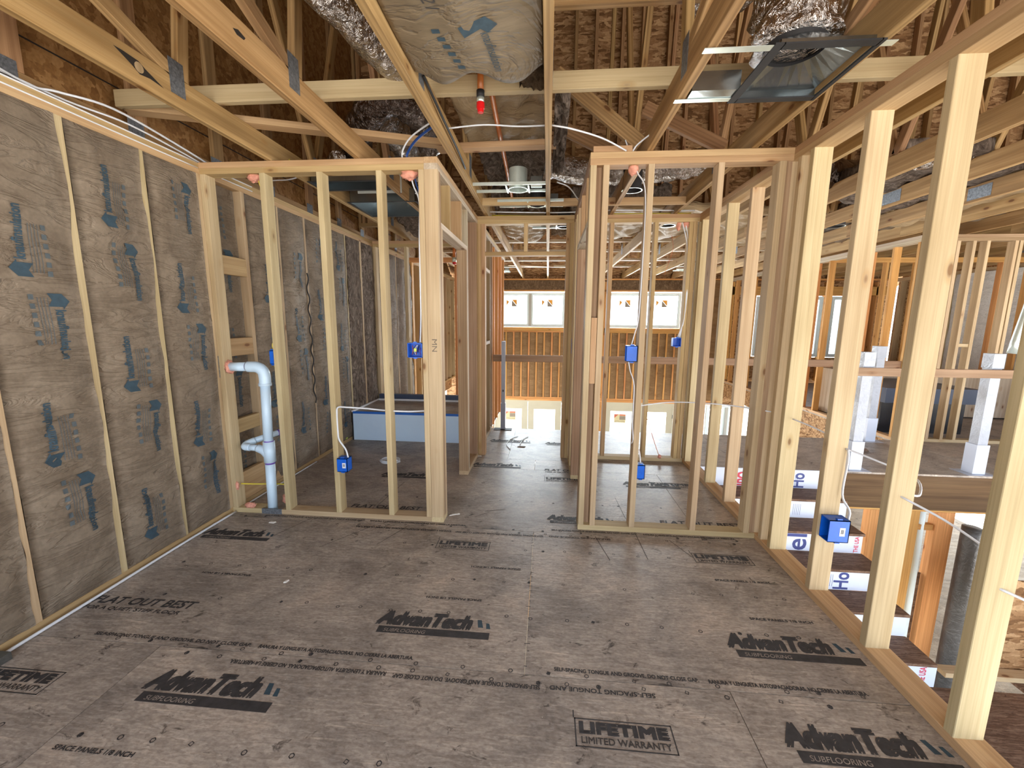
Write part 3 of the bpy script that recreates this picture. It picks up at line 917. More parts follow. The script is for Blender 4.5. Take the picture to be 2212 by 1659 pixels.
# wall between the rooms and the stairs
sw = stud_wall('stud_wall', 'long stair-side wall of open studs on the right, running toward the camera', (XR, 1.2, 0))
X0, X1 = XR, XR + 0.089
board('bottom_plate', X0, X1 + 0.02, -1.6, 4.45, 0, PT, 'plate', sw)
board('top_plate', X0, X1 + 0.02, -1.6, 4.45, T, T + PT, 'plate', sw)
board('top_plate', X0, X1 + 0.02, -1.6, 4.45, T + PT, H, 'plate', sw)
for y in (-0.66, -0.26, 0.15, 0.56, 0.965, 1.371, 1.778, 2.184, 2.590, 2.705, 2.80, 3.29, 3.69, 4.26, 4.35):
    board('stud', X0 + 0.0005, X1 + (0.012 if y < 2.6 else 0), y, y + PT, PT, T, 'stud', sw)

# back walls of the left rooms
lw = stud_wall('stud_wall', 'framed wall behind the tub deck in the left room', (-1.6, 5.6, 0))
board('bottom_plate', XL, -0.823, 5.60, 5.689, 0, PT, 'stud', lw)
board('top_plate', XL, -0.823, 5.60, 5.689, T, T + PT, 'plate', lw)
board('top_plate', XL, -0.823, 5.60, 5.689, T + PT, H, 'plate', lw)
for x in (-2.38, -1.95, -1.54, -1.14, -0.86):
    board('stud', x, x + PT, 5.60, 5.689, PT, T, 'stud', lw)
lw2 = stud_wall('stud_wall', 'farthest framed wall of the left rooms, lit orange beyond the tub', (-1.6, 7.1, 0))
board('bottom_plate', XL, -0.823, 7.1, 7.189, 0, PT, 'fir_lit', lw2)
board('top_plate', XL, -0.823, 7.1, 7.189, T, H, 'fir_lit', lw2)
for x in (-2.38, -2.2, -2.06, -1.9, -1.6, -1.45, -1.2, -1.0, -0.86):
    board('stud', x, x + PT, 7.1, 7.189, PT, T, 'fir_lit', lw2)
hw2 = stud_wall('stud_wall', 'hallway wall framing beyond the cross wall, beside the tub room', (-0.78, 5.0, 0))
board('bottom_plate', HL - 0.089, HL, 4.43, 5.50, 0, PT, 'white_wood', hw2)
board('top_plate', HL - 0.089, HL, 4.43, 7.1, T, T + PT, 'white_wood', hw2)
board('top_plate', HL - 0.089, HL, 4.43, 7.1, T + PT, H, 'plate', hw2)
for y in (4.44, 4.85, 5.26, 5.44):
    board('stud', HL - 0.089, HL, y, y + PT, PT, T, 'grey_wood', hw2)
board('blocking', HL - 0.089, HL, 4.89, 5.25, 1.18, 1.218, 'white_wood', hw2)
board('blocking', HL - 0.089, HL, 4.89, 5.25, 2.05, 2.088, 'white_wood', hw2)
for y in (5.69, 6.1, 6.5, 6.9):
    board('stud', HL - 0.089, HL, y, y + PT, 0, T, 'fir_lit', hw2)

# right wing: wall along the open great room and cross walls
gw = stud_wall('stud_wall', 'far right wing wall of widely lit studs standing above the open great room', (4.45, 7.8, 0))
board('bottom_plate', 4.41, 4.499, 5.46, 10.6, 0, PT, 'plate', gw)
board('top_plate', 4.41, 4.499, 5.46, 10.6, T, T + PT, 'white_wood', gw)
board('top_plate', 4.41, 4.499, 5.46, 10.6, T + PT, H, 'white_wood', gw)
y = 5.46
ys = [5.46, 5.50, 6.62, 7.42, 8.85, 9.9]
while y < 10.4:
    y += 0.406
    ys.append(y)
for y in ys:
    board('stud', 4.41, 4.499, y, y + PT, PT, T, 'fir_lit', gw)
cr = stud_wall('stud_wall', 'right wing cross wall framing behind the white-wrapped newel posts', (6, 5.5, 0))
board('bottom_plate', 4.50, 8.1, 5.46, 5.549, 0, PT, 'stud', cr)
board('top_plate', 4.50, 8.1, 5.46, 5.549, T, T + PT, 'grey_wood', cr)
board('top_plate', 4.50, 8.1, 5.46, 5.549, T + PT, H, 'grey_wood', cr)
for x in (4.78, 4.95, 5.10, 5.40, 5.45, 5.85, 6.2, 6.6, 7.0):
    board('stud', x, x + PT, 5.46, 5.549, PT, T, 'stud', cr)
board('blocking', 4.99, 5.10, 5.47, 5.51, 1.20, 1.24, 'stud', cr, axis='x')
c2 = stud_wall('stud_wall', 'second cross wall deep in the right wing, behind the black tub', (6, 7.3, 0))
board('bottom_plate', 4.50, 8.1, 7.3, 7.389, 0, PT, 'fir_lit', c2)
board('top_plate', 4.50, 8.1, 7.3, 7.389, T, H, 'fir_lit', c2)
for x in (4.6, 5.0, 5.4, 5.85, 6.3, 7.1, 7.5):
    board('stud', x, x + PT, 7.3, 7.389, PT, T, 'fir_lit', c2)
wall_right = thing('wall_right', None, None, (8.2, 5, 0), kind='structure')
MB().box(8.24, 8.26, 4.0, 10.7, -0.3, H).link('sheathing', 'osb', wall_right)
board('bottom_plate', 8.1, 8.24, 4.0, 10.7, 0, PT, 'stud', wall_right)
board('top_plate', 8.1, 8.24, 4.0, 10.7, T, H, 'stud', wall_right)
for k in range(16):
    board('stud', 8.1, 8.24, 4.0 + k * 0.43, 4.038 + k * 0.43, PT, T, 'stud', wall_right)
for k in range(5, 13):
    y0 = 4.04 + k * 0.43
    mb = MB(); n2 = 30
    for j in range(n2 + 1):
        for i in range(9):
            t = i / 8
            z = PT + (T - PT) * j / n2
            yy = y0 + 0.385 * t
            mb.v.append(V((8.098 - 0.05 * (1 - abs(2 * t - 1) ** 3) + 0.02 * noise.noise(V((yy * 3, z * 4, k))), yy, z)))
    for j in range(n2):
        for i in range(8):
            a = j * 9 + i; mb.f.append((a, a + 1, a + 10, a + 9))
    o = mb.link('kraft_insulation_batt', 'kraft_lit', smooth=True)
    tag(o, 'white-lit kraft insulation batt in the far right exterior wall behind the tub', 'insulation', 'white-lit batts in the right exterior wall')

# ================================================================== FAR WALL WITH WINDOWS AND DOORS
wall_far = thing('wall_far', None, None, (1, YF, 0), kind='structure')
y0, y1 = YF, YF + 0.14
OP = [(-1.40, 0.46, 1.30, 2.20), (1.48, 3.34, 1.30, 2.20), (-1.42, 0.46, LOW, -0.62), (1.48, 3.34, LOW, -0.62),
      (4.1, 5.5, -2.0, -0.64), (5.10, 5.50, 0.62, 2.12), (6.20, 6.66, 0.62, 2.12), (6.82, 7.16, 0.62, 2.12)]
# sheathing as a grid with the openings left out
xs = sorted({-2.7, 8.3} | {o[0] for o in OP} | {o[1] for o in OP})
zs = sorted({LOW - 0.1, H} | {o[2] for o in OP} | {o[3] for o in OP})
mb = MB()
for a, b in zip(xs[:-1], xs[1:]):
    for c, d in zip(zs[:-1], zs[1:]):
        if not any(o[0] <= a and b <= o[1] and o[2] <= c and d <= o[3] for o in OP):
            mb.box(a, b, YF + 0.141, YF + 0.155, c, d)
mb.link('sheathing', 'osb', wall_far)
board('top_plate', -2.4, 8.2, y0, y1, T + 0.038, H, 'fir_lit', wall_far)
board('window_header', -2.4, 4.4, y0, y1, 2.20, 2.24, 'fir_lit', wall_far)
board('bottom_plate', -2.4, 4.4, y0, y1, -0.62, -0.565, 'fir_lit', wall_far)
board('bottom_plate', -2.4, 4.4, y0 - 0.001, y1, -0.56, -0.52, 'fir_lit', wall_far)
for a, b in ((-1.46, 0.52), (1.42, 3.40)):
    board('sill_plate', a, b, y0, y1, 1.17, 1.21, 'fir_lit', wall_far)
    board('sill_plate', a, b, y0, y1, 1.212, 1.252, 'fir_lit', wall_far)
    board('sill_plate', a, b, y0, y1, 1.254, 1.294, 'fir_lit', wall_far)
for x in (-2.35, -1.94, -1.60, -1.50, -1.455, 0.475, 0.52, 0.565, 0.97, 1.38, 1.425, 3.36, 3.40, 3.44, 3.48, 3.9, 4.3):
    board('king_stud', x, x + PT, y0, y1, -0.52, T, 'fir_lit', wall_far)
for x in (-1.455, 0.475, 1.425, 3.36, 3.40, 3.44):
    board('king_stud', x, x + PT, y0, y1, LOW, -0.62, 'fir_lit', wall_far)
for a, b in ((-1.40, 0.46), (1.48, 3.34)):
    x = a + 0.115
    prev = a + 0.0
    first = True
    while x < b - 0.02:
        board('stud', x, x + PT, y0, y1, -0.52, 1.17, 'fir_lit', wall_far)
        x += 0.198
board('sky_gap_board', -2.5, 8.2, YF + 0.145, YF + 0.165, 2.40, 2.66, 'osb', wall_far)  # added board that shuts out sky showing through the eave gap
for a, b in ((4.5, 5.1), (5.5, 6.2), (6.67, 6.80), (7.17, 8.1)):
    x = a
    while x < b - 0.03:
        board('stud', x, x + PT, y0, y1, PT, T, 'fir_lit', wall_far); x += 0.30
board('window_header', 4.5, 8.1, y0, y1, 2.13, 2.33, 'fir_lit', wall_far)
def far_batt(x0, x1, z0, z1, mat, name, label, group, k):
    mb = MB(); n2 = max(6, int((z1 - z0) / 0.08)); n1 = max(6, int((x1 - x0) / 0.03)) if x1 - x0 < 0.5 else 40
    for j in range(n2 + 1):
        for i in range(n1 + 1):
            t = i / n1; x = x0 + (x1 - x0) * t; z = z0 + (z1 - z0) * j / n2
            mb.v.append(V((x, YF + 0.012 - 0.022 * (1 - abs(2 * t - 1) ** 4) + 0.012 * noise.noise(V((x * 6, z * 5, k))), z)))
    for j in range(n2):
        for i in range(n1):
            a = j * (n1 + 1) + i; mb.f.append((a, a + 1, a + n1 + 2, a + n1 + 1))
    return tag(mb.link(name, mat, smooth=True), label, 'insulation', group)
for gi, (a, b) in enumerate(((-1.40, 0.46), (1.48, 3.34))):
    side = 'left' if gi == 0 else 'right'
    far_batt(a + 0.002, a + 0.113, -0.515, 1.165, 'fluff_tan', 'glass_wool_batt', f'shredded glass-wool strip at the left end under the {side} far window pair', None, 1)
    x = a + 0.115 + PT
    k = 0
    while x < b - 0.1:
        far_batt(x + 0.002, min(x + 0.158, b - 0.002), -0.515, 1.165, 'kraft_far', 'kraft_insulation_batt', f'narrow kraft insulation batt between close studs under the {side} far window pair',
                 f'narrow batts under the {side} far windows', k * 3.3 + gi)
        x += 0.198; k += 1
for i, (a, b, s) in enumerate(((-1.45, 0.51, 'left'), (1.42, 3.35, 'right'))):
    far_batt(a, b, 2.245, T + 0.03, 'fluff_tan', 'glass_wool_batt', f'brown glass wool packed above the {s} far window pair', None, 9 + i)
for x0, x1 in ((-2.30, -1.95), (-1.90, -1.62), (0.61, 0.96), (1.01, 1.37), (3.52, 3.89), (3.94, 4.29)):
    far_batt(x0, x1, -0.515, T + 0.03, 'kraft_far', 'kraft_insulation_batt', 'wide kraft insulation batt in the far wall beside the windows', 'wide batts in the far wall', x0 * 7)

def window(n, x0, x1, z0, z1, mullions, marks=True):
    w = thing(f'window_{n}', None, None, ((x0 + x1) / 2, YF + 0.08, z0), kind='structure')
    xs = [x0] + mullions + [x1]
    t = 0.03
    board('window_frame', x0, x1, YF + 0.05, YF + 0.13, z0, z0 + t, 'vinyl', w)
    board('window_frame', x0, x1, YF + 0.05, YF + 0.13, z1 - t, z1, 'vinyl', w)
    for x in (x0, x1 - t):
        board('window_frame', x, x + t, YF + 0.05, YF + 0.13, z0 + t, z1 - t, 'vinyl', w)
    for x in mullions:
        board('mullion', x - 0.035, x + 0.035, YF + 0.045, YF + 0.13, z0 + t, z1 - t, 'vinyl_grey', w)
    for a, b in zip(xs[:-1], xs[1:]):
        a2 = a + (0.035 if a != x0 else t)
        b2 = b - (0.035 if b != x1 else t)
        s = 0.045
        m = MB()
        m.box(a2, b2, YF + 0.07, YF + 0.11, z0 + t, z0 + t + s).box(a2, b2, YF + 0.07, YF + 0.11, z1 - t - s, z1 - t)
        m.box(a2, a2 + s, YF + 0.07, YF + 0.11, z0 + t + s, z1 - t - s).box(b2 - s, b2, YF + 0.07, YF + 0.11, z0 + t + s, z1 - t - s)
        m.link('sash', 'vinyl', w)
        MB().box(a2 + s, b2 - s, YF + 0.088, YF + 0.094, z0 + t + s, z1 - t - s).link('pane', 'glass', w)
        if marks:
            cx, cz = (a2 + b2) / 2 - 0.10, z1 - 0.33
            p = Print((cx, YF + 0.086, cz), (1, 0, 0), (0, 0, 1))
            p.poly([(-0.05, 0.0), (-0.05, 0.15), (0.02, 0.10)]).poly([(0.10, 0.14), (0.22, 0.0), (0.22, 0.15), (0.10, 0.15)])
            p.link('sticker', 'orange_mark', w)
            p = Print((cx, YF + 0.086, cz), (1, 0, 0), (0, 0, 1))
            p.poly([(-0.066, 0.0), (-0.054, 0.0), (-0.054, 0.15), (-0.066, 0.15)]).poly([(0.09, -0.02), (0.22, -0.02), (0.22, -0.008), (0.09, 0.14)])
            p.link('sticker', 'grey_mark', w)
window(1, -1.38, 0.44, 1.305, 2.175, [-0.46])
window(2, 1.50, 3.30, 1.305, 2.175, [2.40])
window(3, 5.12, 5.48, 0.64, 2.10, [], False)
window(4, 6.22, 6.64, 0.64, 2.10, [], False)
window(6, 6.84, 7.14, 0.64, 2.10, [], False)
window(5, 4.12, 5.48, -1.98, -0.66, [4.62], False)

def door(n, x0, x1):
    z0, z1 = LOW, -0.625
    d = thing(f'door_{n}', None, None, ((x0 + x1) / 2, YF + 0.07, z0), kind='structure')
    m = MB(); m.box(x0, x1, YF + 0.03, YF + 0.12, z1 - 0.04, z1).box(x0, x0 + 0.04, YF + 0.03, YF + 0.12, z0, z1 - 0.04).box(x1 - 0.04, x1, YF + 0.03, YF + 0.12, z0, z1 - 0.04)
    m.link('door_frame', 'door_paint', d)
    cx = (x0 + x1) / 2
    for i, (a, b) in enumerate(((x0 + 0.045, cx - 0.004), (cx + 0.004, x1 - 0.045))):
        st = 0.16
        m = MB()
        m.box(a, b, YF + 0.055, YF + 0.095, z1 - 0.04 - 0.20, z1 - 0.045).box(a, b, YF + 0.055, YF + 0.095, z0, z0 + 0.25)
        m.box(a, a + st, YF + 0.055, YF + 0.095, z0 + 0.25, z1 - 0.24).box(b - st, b, YF + 0.055, YF + 0.095, z0 + 0.25, z1 - 0.24)
        m.link('door_leaf', 'door_paint', d)
        MB().box(a + st, b - st, YF + 0.072, YF + 0.079, z0 + 0.25, z1 - 0.24).link('pane', 'glass', d)
        MB().box(a if i == 0 else b - 0.012, a + 0.012 if i == 0 else b, YF + 0.048, YF + 0.054, z1 - 0.40, z1 - 0.30).link('hinge', 'black', d)
        gx = b - st - 0.14
        p = Print((gx, YF + 0.068, z1 - 0.36), (1, 0, 0), (0, 0, 1))
        p.frame(0, 0.055, 0, 0.06, 0.012)
        p.link('sticker', 'grey_mark', d)
        if i == 0:
            sx = a + st + 0.10
            for col, pts in (('cream_mark', [(0, -0.19), (0.30, -0.19), (0.30, 0.04), (0, 0.04)]),):
                p = Print((sx, YF + 0.068, z1 - 0.36), (1, 0, 0), (0, 0, 1)); p.poly(pts); p.link('sticker', col, d)
            p = Print((sx, YF + 0.066, z1 - 0.36), (1, 0, 0), (0, 0, 1))
            p.poly([(0.0, -0.07), (0.12, 0.04), (0.0, 0.04)]).poly([(0.14, 0.04), (0.14, 0.0), (0.30, 0.0), (0.30, 0.04)]); p.link('sticker', 'red_mark', d)
            p = Print((sx, YF + 0.066, z1 - 0.36), (1, 0, 0), (0, 0, 1))
            p.poly([(0.14, -0.11), (0.30, -0.11), (0.30, -0.01), (0.14, -0.01)]).text('ATTEDOMA', 0.02, -0.17, 0.26, 0.035); p.link('sticker', 'grey_mark', d)
door(1, -1.41, 0.45)
door(2, 1.49, 3.33)

# ================================================================== ROOF
roof = thing('roof_deck', None, None, (3, 4.6, 6.3), kind='structure')
mb = MB()
for a, b in (((-1.7, 2.56), (4.6, 6.34)), ((4.6, 6.34), (11.2, 2.38))):
    mb.add([(-2.8, a[0], a[1]), (8.6, a[0], a[1]), (8.6, b[0], b[1]), (-2.8, b[0], b[1]),
            (-2.8, a[0], a[1] + 0.015), (8.6, a[0], a[1] + 0.015), (8.6, b[0], b[1] + 0.015), (-2.8, b[0], b[1] + 0.015)],
           [(0, 3, 2, 1), (4, 5, 6, 7), (0, 1, 5, 4), (3, 7, 6, 2)])
mb.link('deck', 'osb', roof)
vs = [(8.3, -1.6, H), (8.3, 10.7, H), (8.3, 10.7, 2.66), (8.3, 4.6, 6.3), (8.3, -1.6, 2.62)]
MB().add(vs, [(0, 1, 2, 3, 4)]).link('gable_end', 'osb', roof)

# attic wall of sheathing on studs
aw = thing('attic_wall', None, None, (3, 5.5, 2.66), kind='structure')
ztop = 5.70
MB().box(-2.5, 8.3, 5.55, 5.562, 2.72, ztop).link('sheathing', 'osb', aw)
MB().box(-2.5, 8.3, 5.547, 5.5495, 3.045, 3.05).link('panel_joint', 'near_black', aw)
MB().box(-2.5, 8.3, 5.547, 5.5495, 4.265, 4.27).link('panel_joint', 'near_black', aw)
k = 0
x = -2.45
while x < 8.2:
    board('stud', x, x + PT, 5.47, 5.546, 2.72, ztop, 'web', aw)
    x += 0.305 if k % 2 else 0.235
    k += 1
board('bottom_plate', -2.5, 8.3, 5.46, 5.55, 2.68, 2.718, 'web', aw)

TX = [-1.88, -1.27, -0.64, -0.02, 0.605, 1.22, 1.83, 2.44, 3.045, 3.65, 4.26, 4.87, 5.48, 6.09, 6.70, 7.31, 7.92]
where = ['over the left end of the closet wall, with a big dark knot', 'second in from the left gable, its plate by the long brace',
         'running along the left hallway wall beside the tan ceiling batt', 'running down the middle of the hallway ceiling',
         'just left of the metal duct boot', 'just right of the metal duct boot', 'first one past the stair-side wall',
         'second one past the stair-side wall, over the stairs', 'third past the stair-side wall, connector plate showing',
         'fourth past the stair-side wall, over the near newel post', 'near the right wing wall']
RISE = lambda y: 6.3 - 0.6 * abs(y - 4.6)
for i, x in enumerate(TX):
    lab = 'pine roof truss ' + (where[i] if i < len(where) else 'over the far right wing, mostly hidden')
    t = thing('roof_truss', lab, 'roof truss', (x, 4.5, H), 'roof trusses' if i < len(where) else 'trusses over the right wing')
    if i == 3:
        board('bottom_chord', x - 0.019, x + 0.019, -1.6, 10.8, H + .001, H + 0.141, 'truss', t)
    else:
        board('bottom_chord', x - 0.019, x + 0.019, -1.6, 5.6, H + .001, H + 0.141, 'truss', t)
        board('bottom_chord', x - 0.019, x + 0.019, 5.601, 10.8, H + .001, H + 0.141, 'truss', t)
    beam('top_chord', (x, -1.6, 2.60), (x, 4.6, 6.26), 0.038, 0.089, (1, 0, 0), 'web', t)
    beam('top_chord', (x, 4.6, 6.26), (x, 10.9, 2.55), 0.038, 0.089, (1, 0, 0), 'web', t)
    zb = H + 0.145
    B = 0.0
    webs = [((2.10, zb), (-0.05, 3.45)), ((2.14, zb), (2.40, RISE(2.4) - .1)), ((3.35, zb), (2.42, RISE(2.42) - .15)), ((3.38, zb), (4.55, 6.1)),
            ((4.95, zb), (4.58, 6.0)), ((5.0, zb), (6.5, 5.0)), ((7.2, zb), (6.6, 4.95)), ((7.25, zb), (8.6, 3.75)), ((9.0, zb), (8.7, 3.7))]
    for (ya, za), (yb, zz) in webs:
        beam('web', (x, ya, za), (x, yb, zz), 0.038, 0.064, (1, 0, 0), 'web' if i % 2 else 'truss', t)
    for y, w in ((2.10, 0.085), (3.36, 0.085), (4.97, 0.085), (7.22, 0.09)):
        if i >= 6 and y < 5:
            continue
        m = MB()
        for sx in (-0.0205, 0.0193):
            m.box(x + sx, x + sx + 0.0012, y - w / 2, y + w / 2, H + 0.055, H + 0.215)
        m.link('connector_plate', 'steel_plate', t)
    if i in (8, 9):
        m = MB(); m.box(x - 0.0205, x - 0.0193, 4.05 - 0.12 * (i - 8), 4.25 - 0.12 * (i - 8), H + 0.02, H + 0.12); m.link('connector_plate', 'steel_plate', t)
    if i == 0:
        vs, fs = tube_geo([(x + 0.0195, 1.90, 2.592), (x + 0.0202, 1.90, 2.592)], 0.022, 14, 0)
        MB().add(vs, fs).link('knot', 'grey_wood', t)
        m = MB()
        m.add([(x + .0199, 1.79, 2.620), (x + .0199, 1.83, 2.622), (x + .0199, 1.90, 2.619), (x + .0199, 1.93, 2.602), (x + .0199, 2.02, 2.565), (x + .0199, 1.95, 2.572), (x + .0199, 1.90, 2.564), (x + .0199, 1.865, 2.585)], [tuple(range(8))])
        m.link('bark_pocket', 'near_black', t)
    if i == 1:
        MB().add([(x + .0201, 1.70, 2.60), (x + .0201, 1.73, 2.612), (x + .0201, 1.77, 2.605), (x + .0201, 1.76, 2.592), (x + .0201, 1.72, 2.588)], [tuple(range(5))]).link('knot', 'near_black', t)

# long braces over the bottom chords
def brace(name, p0, p1, w, d, wdir, mat, lab):
    o = beam(name, p0, p1, w, d, wdir, mat)
    tag(o, lab, 'brace')
    return o
zc = H + 0.142
brace('ceiling_brace', (-2.47, 2.364, zc + 0.0445), (3.6, 2.364, zc + 0.0445), 0.038, 0.089, (0, 1, 0), 'stud', 'pale straight brace crossing on top of all the ceiling chords')
brace('ceiling_brace', (-2.47, 2.41, zc + 0.019), (-0.70, 3.03, zc + 0.019), 0.089, 0.038, (0.3, 1, 0), 'plate', 'diagonal flat brace across the left ceiling chords behind the pale brace')
brace('ceiling_brace', (-0.80, 3.09, zc + 0.019), (0.03, 3.06, zc + 0.019), 0.089, 0.038, (0, 1, 0), 'plate', 'short flat board across two chords above the hallway, below the orange pipe')
brace('ceiling_brace', (-0.01, 2.215, 2.99), (3.2, 2.215, 2.99), 0.038, 0.089, (0, 1, 0), 'web', 'upper horizontal brace nailed to the truss webs right of the tan batt')
brace('diagonal_brace', (0.02, 2.9, 3.03), (0.57, 2.9, 2.60), 0.089, 0.038, (0, 0, 1), 'web', 'short diagonal brace between the two chords above the right closet')
brace('diagonal_brace', (0.02, 3.4, 2.95), (0.58, 3.4, 2.68), 0.089, 0.038, (0, 0, 1), 'web', 'second diagonal brace behind the first one above the right closet')
brace('diagonal_brace', (0.64, 3.2, 2.95), (1.20, 3.2, 2.68), 0.089, 0.038, (0, 0, 1), 'web', 'diagonal brace next to the recessed light over the right closet')
for i, y in enumerate((6.6, 7.5, 8.6, 9.6)):
    brace('ceiling_brace', (-1.9, y, zc + 0.019), (6.0, y, zc + 0.019), 0.089, 0.038, (0, 1, 0), 'white_wood',
          ('first', 'second', 'third', 'last')[i] + ' thin brace across the bright chords over the great room, counting from the hallway')
brace('diagonal_brace', (-0.9, 9.3, zc + 0.02), (1.1, 9.9, zc + 0.02), 0.089, 0.038, (0.3, 1, 0), 'plate', 'slanted brace over the great room near the far wall')
brace('ceiling_cross_board', (0.0, 4.0, H + 0.03), (1.22, 4.0, H + 0.03), 0.038, 0.064, (0, 1, 0), 'plate', 'flat board between chords behind the right closet recessed light')
brace('ceiling_cross_board', (-0.62, 3.95, H + 0.03), (-0.04, 3.95, H + 0.03), 0.038, 0.064, (0, 1, 0), 'plate', 'flat board between chords at the hallway end above the recessed lights')

# ================================================================== CEILING INSULATION
def sheet_batt(name, x0, x1, y0, y1, zf, mat, label, nx=26, ny=36, thick=0.10, edge=0.0, group=None, cat='insulation'):
    """a batt lying or hanging: zf(u, v) gives its underside"""
    mb = MB()
    for j in range(ny + 1):
        for i in range(nx + 1):
            u, v = i / nx, j / ny
            yy = y0 + (y1 - y0) * v
            if v > 0.8 and edge:
                yy += edge * noise.noise(V((u * 3.1, 4.0, x0))) * (v - 0.8) * 5
            mb.v.append(V((x0 + (x1 - x0) * u, yy, zf(u, v))))
    n = (nx + 1) * (ny + 1)
    for q in range(n):
        p = mb.v[q]; mb.v.append(V((p.x, p.y, p.z + thick)))
    for j in range(ny):
        for i in range(nx):
            a = j * (nx + 1) + i
            mb.f.append((a, a + nx + 1, a + nx + 2, a + 1)); mb.f.append((a + n, a + 1 + n, a + nx + 2 + n, a + nx + 1 + n))
    for i in range(nx):
        a = ny * (nx + 1) + i; mb.f.append((a, a + n, a + n + 1, a + 1)); mb.f.append((i, i + 1, i + 1 + n, i + n))
    for j in range(ny):
        a = j * (nx + 1); mb.f.append((a, a + n, a + nx + 1 + n, a + nx + 1)); b = a + nx; mb.f.append((b, b + nx + 1, b + nx + 1 + n, b + n))
    o = mb.link(name, mat, smooth=True)
    return tag(o, label, cat, group)
def nz3(a, b, c, s=1.0):
    return noise.noise(V((a, b, c))) * s
zb1 = lambda u, v: 2.575 - 0.045 * math.sin(math.pi * min(1, max(0, u))) * (0.4 + v * 0.6) + nz3(u * 3, v * 4, 1, 0.012) + nz3(u * 7, v * 3, 5, 0.006)
b1 = sheet_batt('ceiling_batt', -0.615, -0.045, 0.55, 1.99, zb1, 'kraft_mid', 'large tan kraft batt sagging between ceiling chords, with blue print', 30, 60, 0.10, 0.10)
b1['label'] = 'large tan kraft batt sagging between ceiling chords above the sprinkler head, with blue print'
def s1(p):
    u = (p.x + 0.615) / 0.57; v = (p.y - 0.55) / 1.44
    return V((p.x, p.y, zb1(u, v) - 0.003))
ORG[b1] = ORG[b1]
pr = Print((0, 0, 2.5), (1, 0, 0), (0, 1, 0), 0, s1)
q = Print((-0.29, 1.655, 2.5), (1, 0, 0), (0, 1, 0), 0, s1)
q.poly([(-0.06, 0.0), (0.045, -0.035), (0.085, 0.012), (0.045, 0.05), (0.02, 0.022), (-0.045, 0.055)])
tt = Print((-0.245, 1.70, 2.5), (0.12, 1, 0), (1, 0, 0), 0, s1)
tt.text('knaufinsulation', 0, -0.03, 0.235, 0.042)
qi = Print((-0.29, 1.655, 2.5), (1, 0, 0), (0, 1, 0), 0, s1)
for m in range(6):
    qi.rect(-0.165 + m * 0.011, -0.135 + m * 0.011, 0.02 + m * 0.042, 0.042 + m * 0.042)
qi.link('printed_icons', 'ink_blue', b1)
tt.link('printed_lettering', 'ink_blue', b1)
q.link('printed_arrow', 'ink_blue', b1)
q = Print((-0.46, 1.48, 2.5), (0.2, 1, 0), (1, 0, 0), 0, s1)
q.text('R21', 0, 0, 0.09, 0.05); q.link('printed_rating', 'ink_faint', b1)
ORG[b1] = ORG[b1]
sheet_batt('ceiling_batt', -0.62, -0.042, 2.64, 3.36, lambda u, v: 2.815 - 0.02 * v - 0.02 * math.sin(math.pi * u) * v + nz3(u * 4, v * 4, 9, 0.03) + nz3(u * 9 + v * 6, v * 5, 2, 0.016),
           'kraft_tan', 'crumpled tan kraft batt hanging behind the red-capped sprinkler', 30, 30, 0.09, 0.1)
sheet_batt('glass_wool_clump', -0.61, -0.045, 3.42, 4.60, lambda u, v: 2.86 - 0.02 * v + nz3(u * 5, v * 7, 3, 0.09) + nz3(u * 13, v * 16, 8, 0.035),
           'fluff', 'loose brown glass wool bulging between chords over the hallway', 34, 50, 0.12)
sheet_batt('glass_wool_clump', 0.012, 0.10, 2.42, 3.65, lambda u, v: 2.665 + 0.01 * v + 0.02 * u + nz3(u * 3, v * 12, 13, 0.06) + nz3(u * 9, v * 30, 8, 0.03),
           'fluff', 'dark shaggy strip of glass wool along the right side of the middle hallway chord', 10, 60, 0.06)
sheet_batt('glass_wool_clump', -0.17, -0.045, 1.90, 2.32, lambda u, v: 2.66 + nz3(u * 6, v * 7, 3, 0.05), 'fluff_tan', 'tuft of tan glass wool at the torn right corner of the large batt', 12, 20, 0.08)
sheet_batt('glass_wool_clump', 0.22, 1.20, 4.45, 4.95, lambda u, v: 2.70 + nz3(u * 9, v * 5, 23, 0.07), 'fluff', 'brown glass wool above the cross wall over the right closet', 40, 18, 0.12)
sheet_batt('glass_wool_clump', -0.61, -0.045, 4.45, 4.85, lambda u, v: 2.70 + nz3(u * 9, v * 5, 33, 0.07), 'fluff', 'brown glass wool above the hallway doorway header', 24, 18, 0.12)
drape = lambda s, k: (lambda u, v: 2.66 - s * math.sin(math.pi * u) * (0.3 + 0.7 * v) + nz3(u * 3 + v * 5, v * 9 - u * 4, k, 0.035))
sheet_batt('ceiling_batt', -0.60, -0.06, 4.95, 6.0, drape(0.10, 1), 'kraft_tan', 'wrinkled tan kraft batt hanging above the hallway doorway, under a metal duct', 24, 40, 0.08, 0.3)
sheet_batt('ceiling_batt', 0.02, 0.58, 4.95, 6.1, lambda u, v: 2.66 + nz3(u * 9, v * 14, 4, 0.06), 'fluff_tan', 'shaggy tan batt right of the middle chord beyond the doorway', 24, 40, 0.08, 0.3)
sheet_batt('ceiling_batt', 0.62, 1.20, 4.6, 6.0, drape(0.07, 3), 'kraft_tan', 'crinkled tan kraft batt beyond the right closet, left of the recessed light', 24, 40, 0.08, 0.3)
sheet_batt('ceiling_batt', 1.24, 1.81, 4.7, 6.1, drape(0.06, 5), 'kraft_tan', 'crinkled tan kraft batt beyond the right closet, right of the recessed light', 24, 40, 0.08, 0.3)
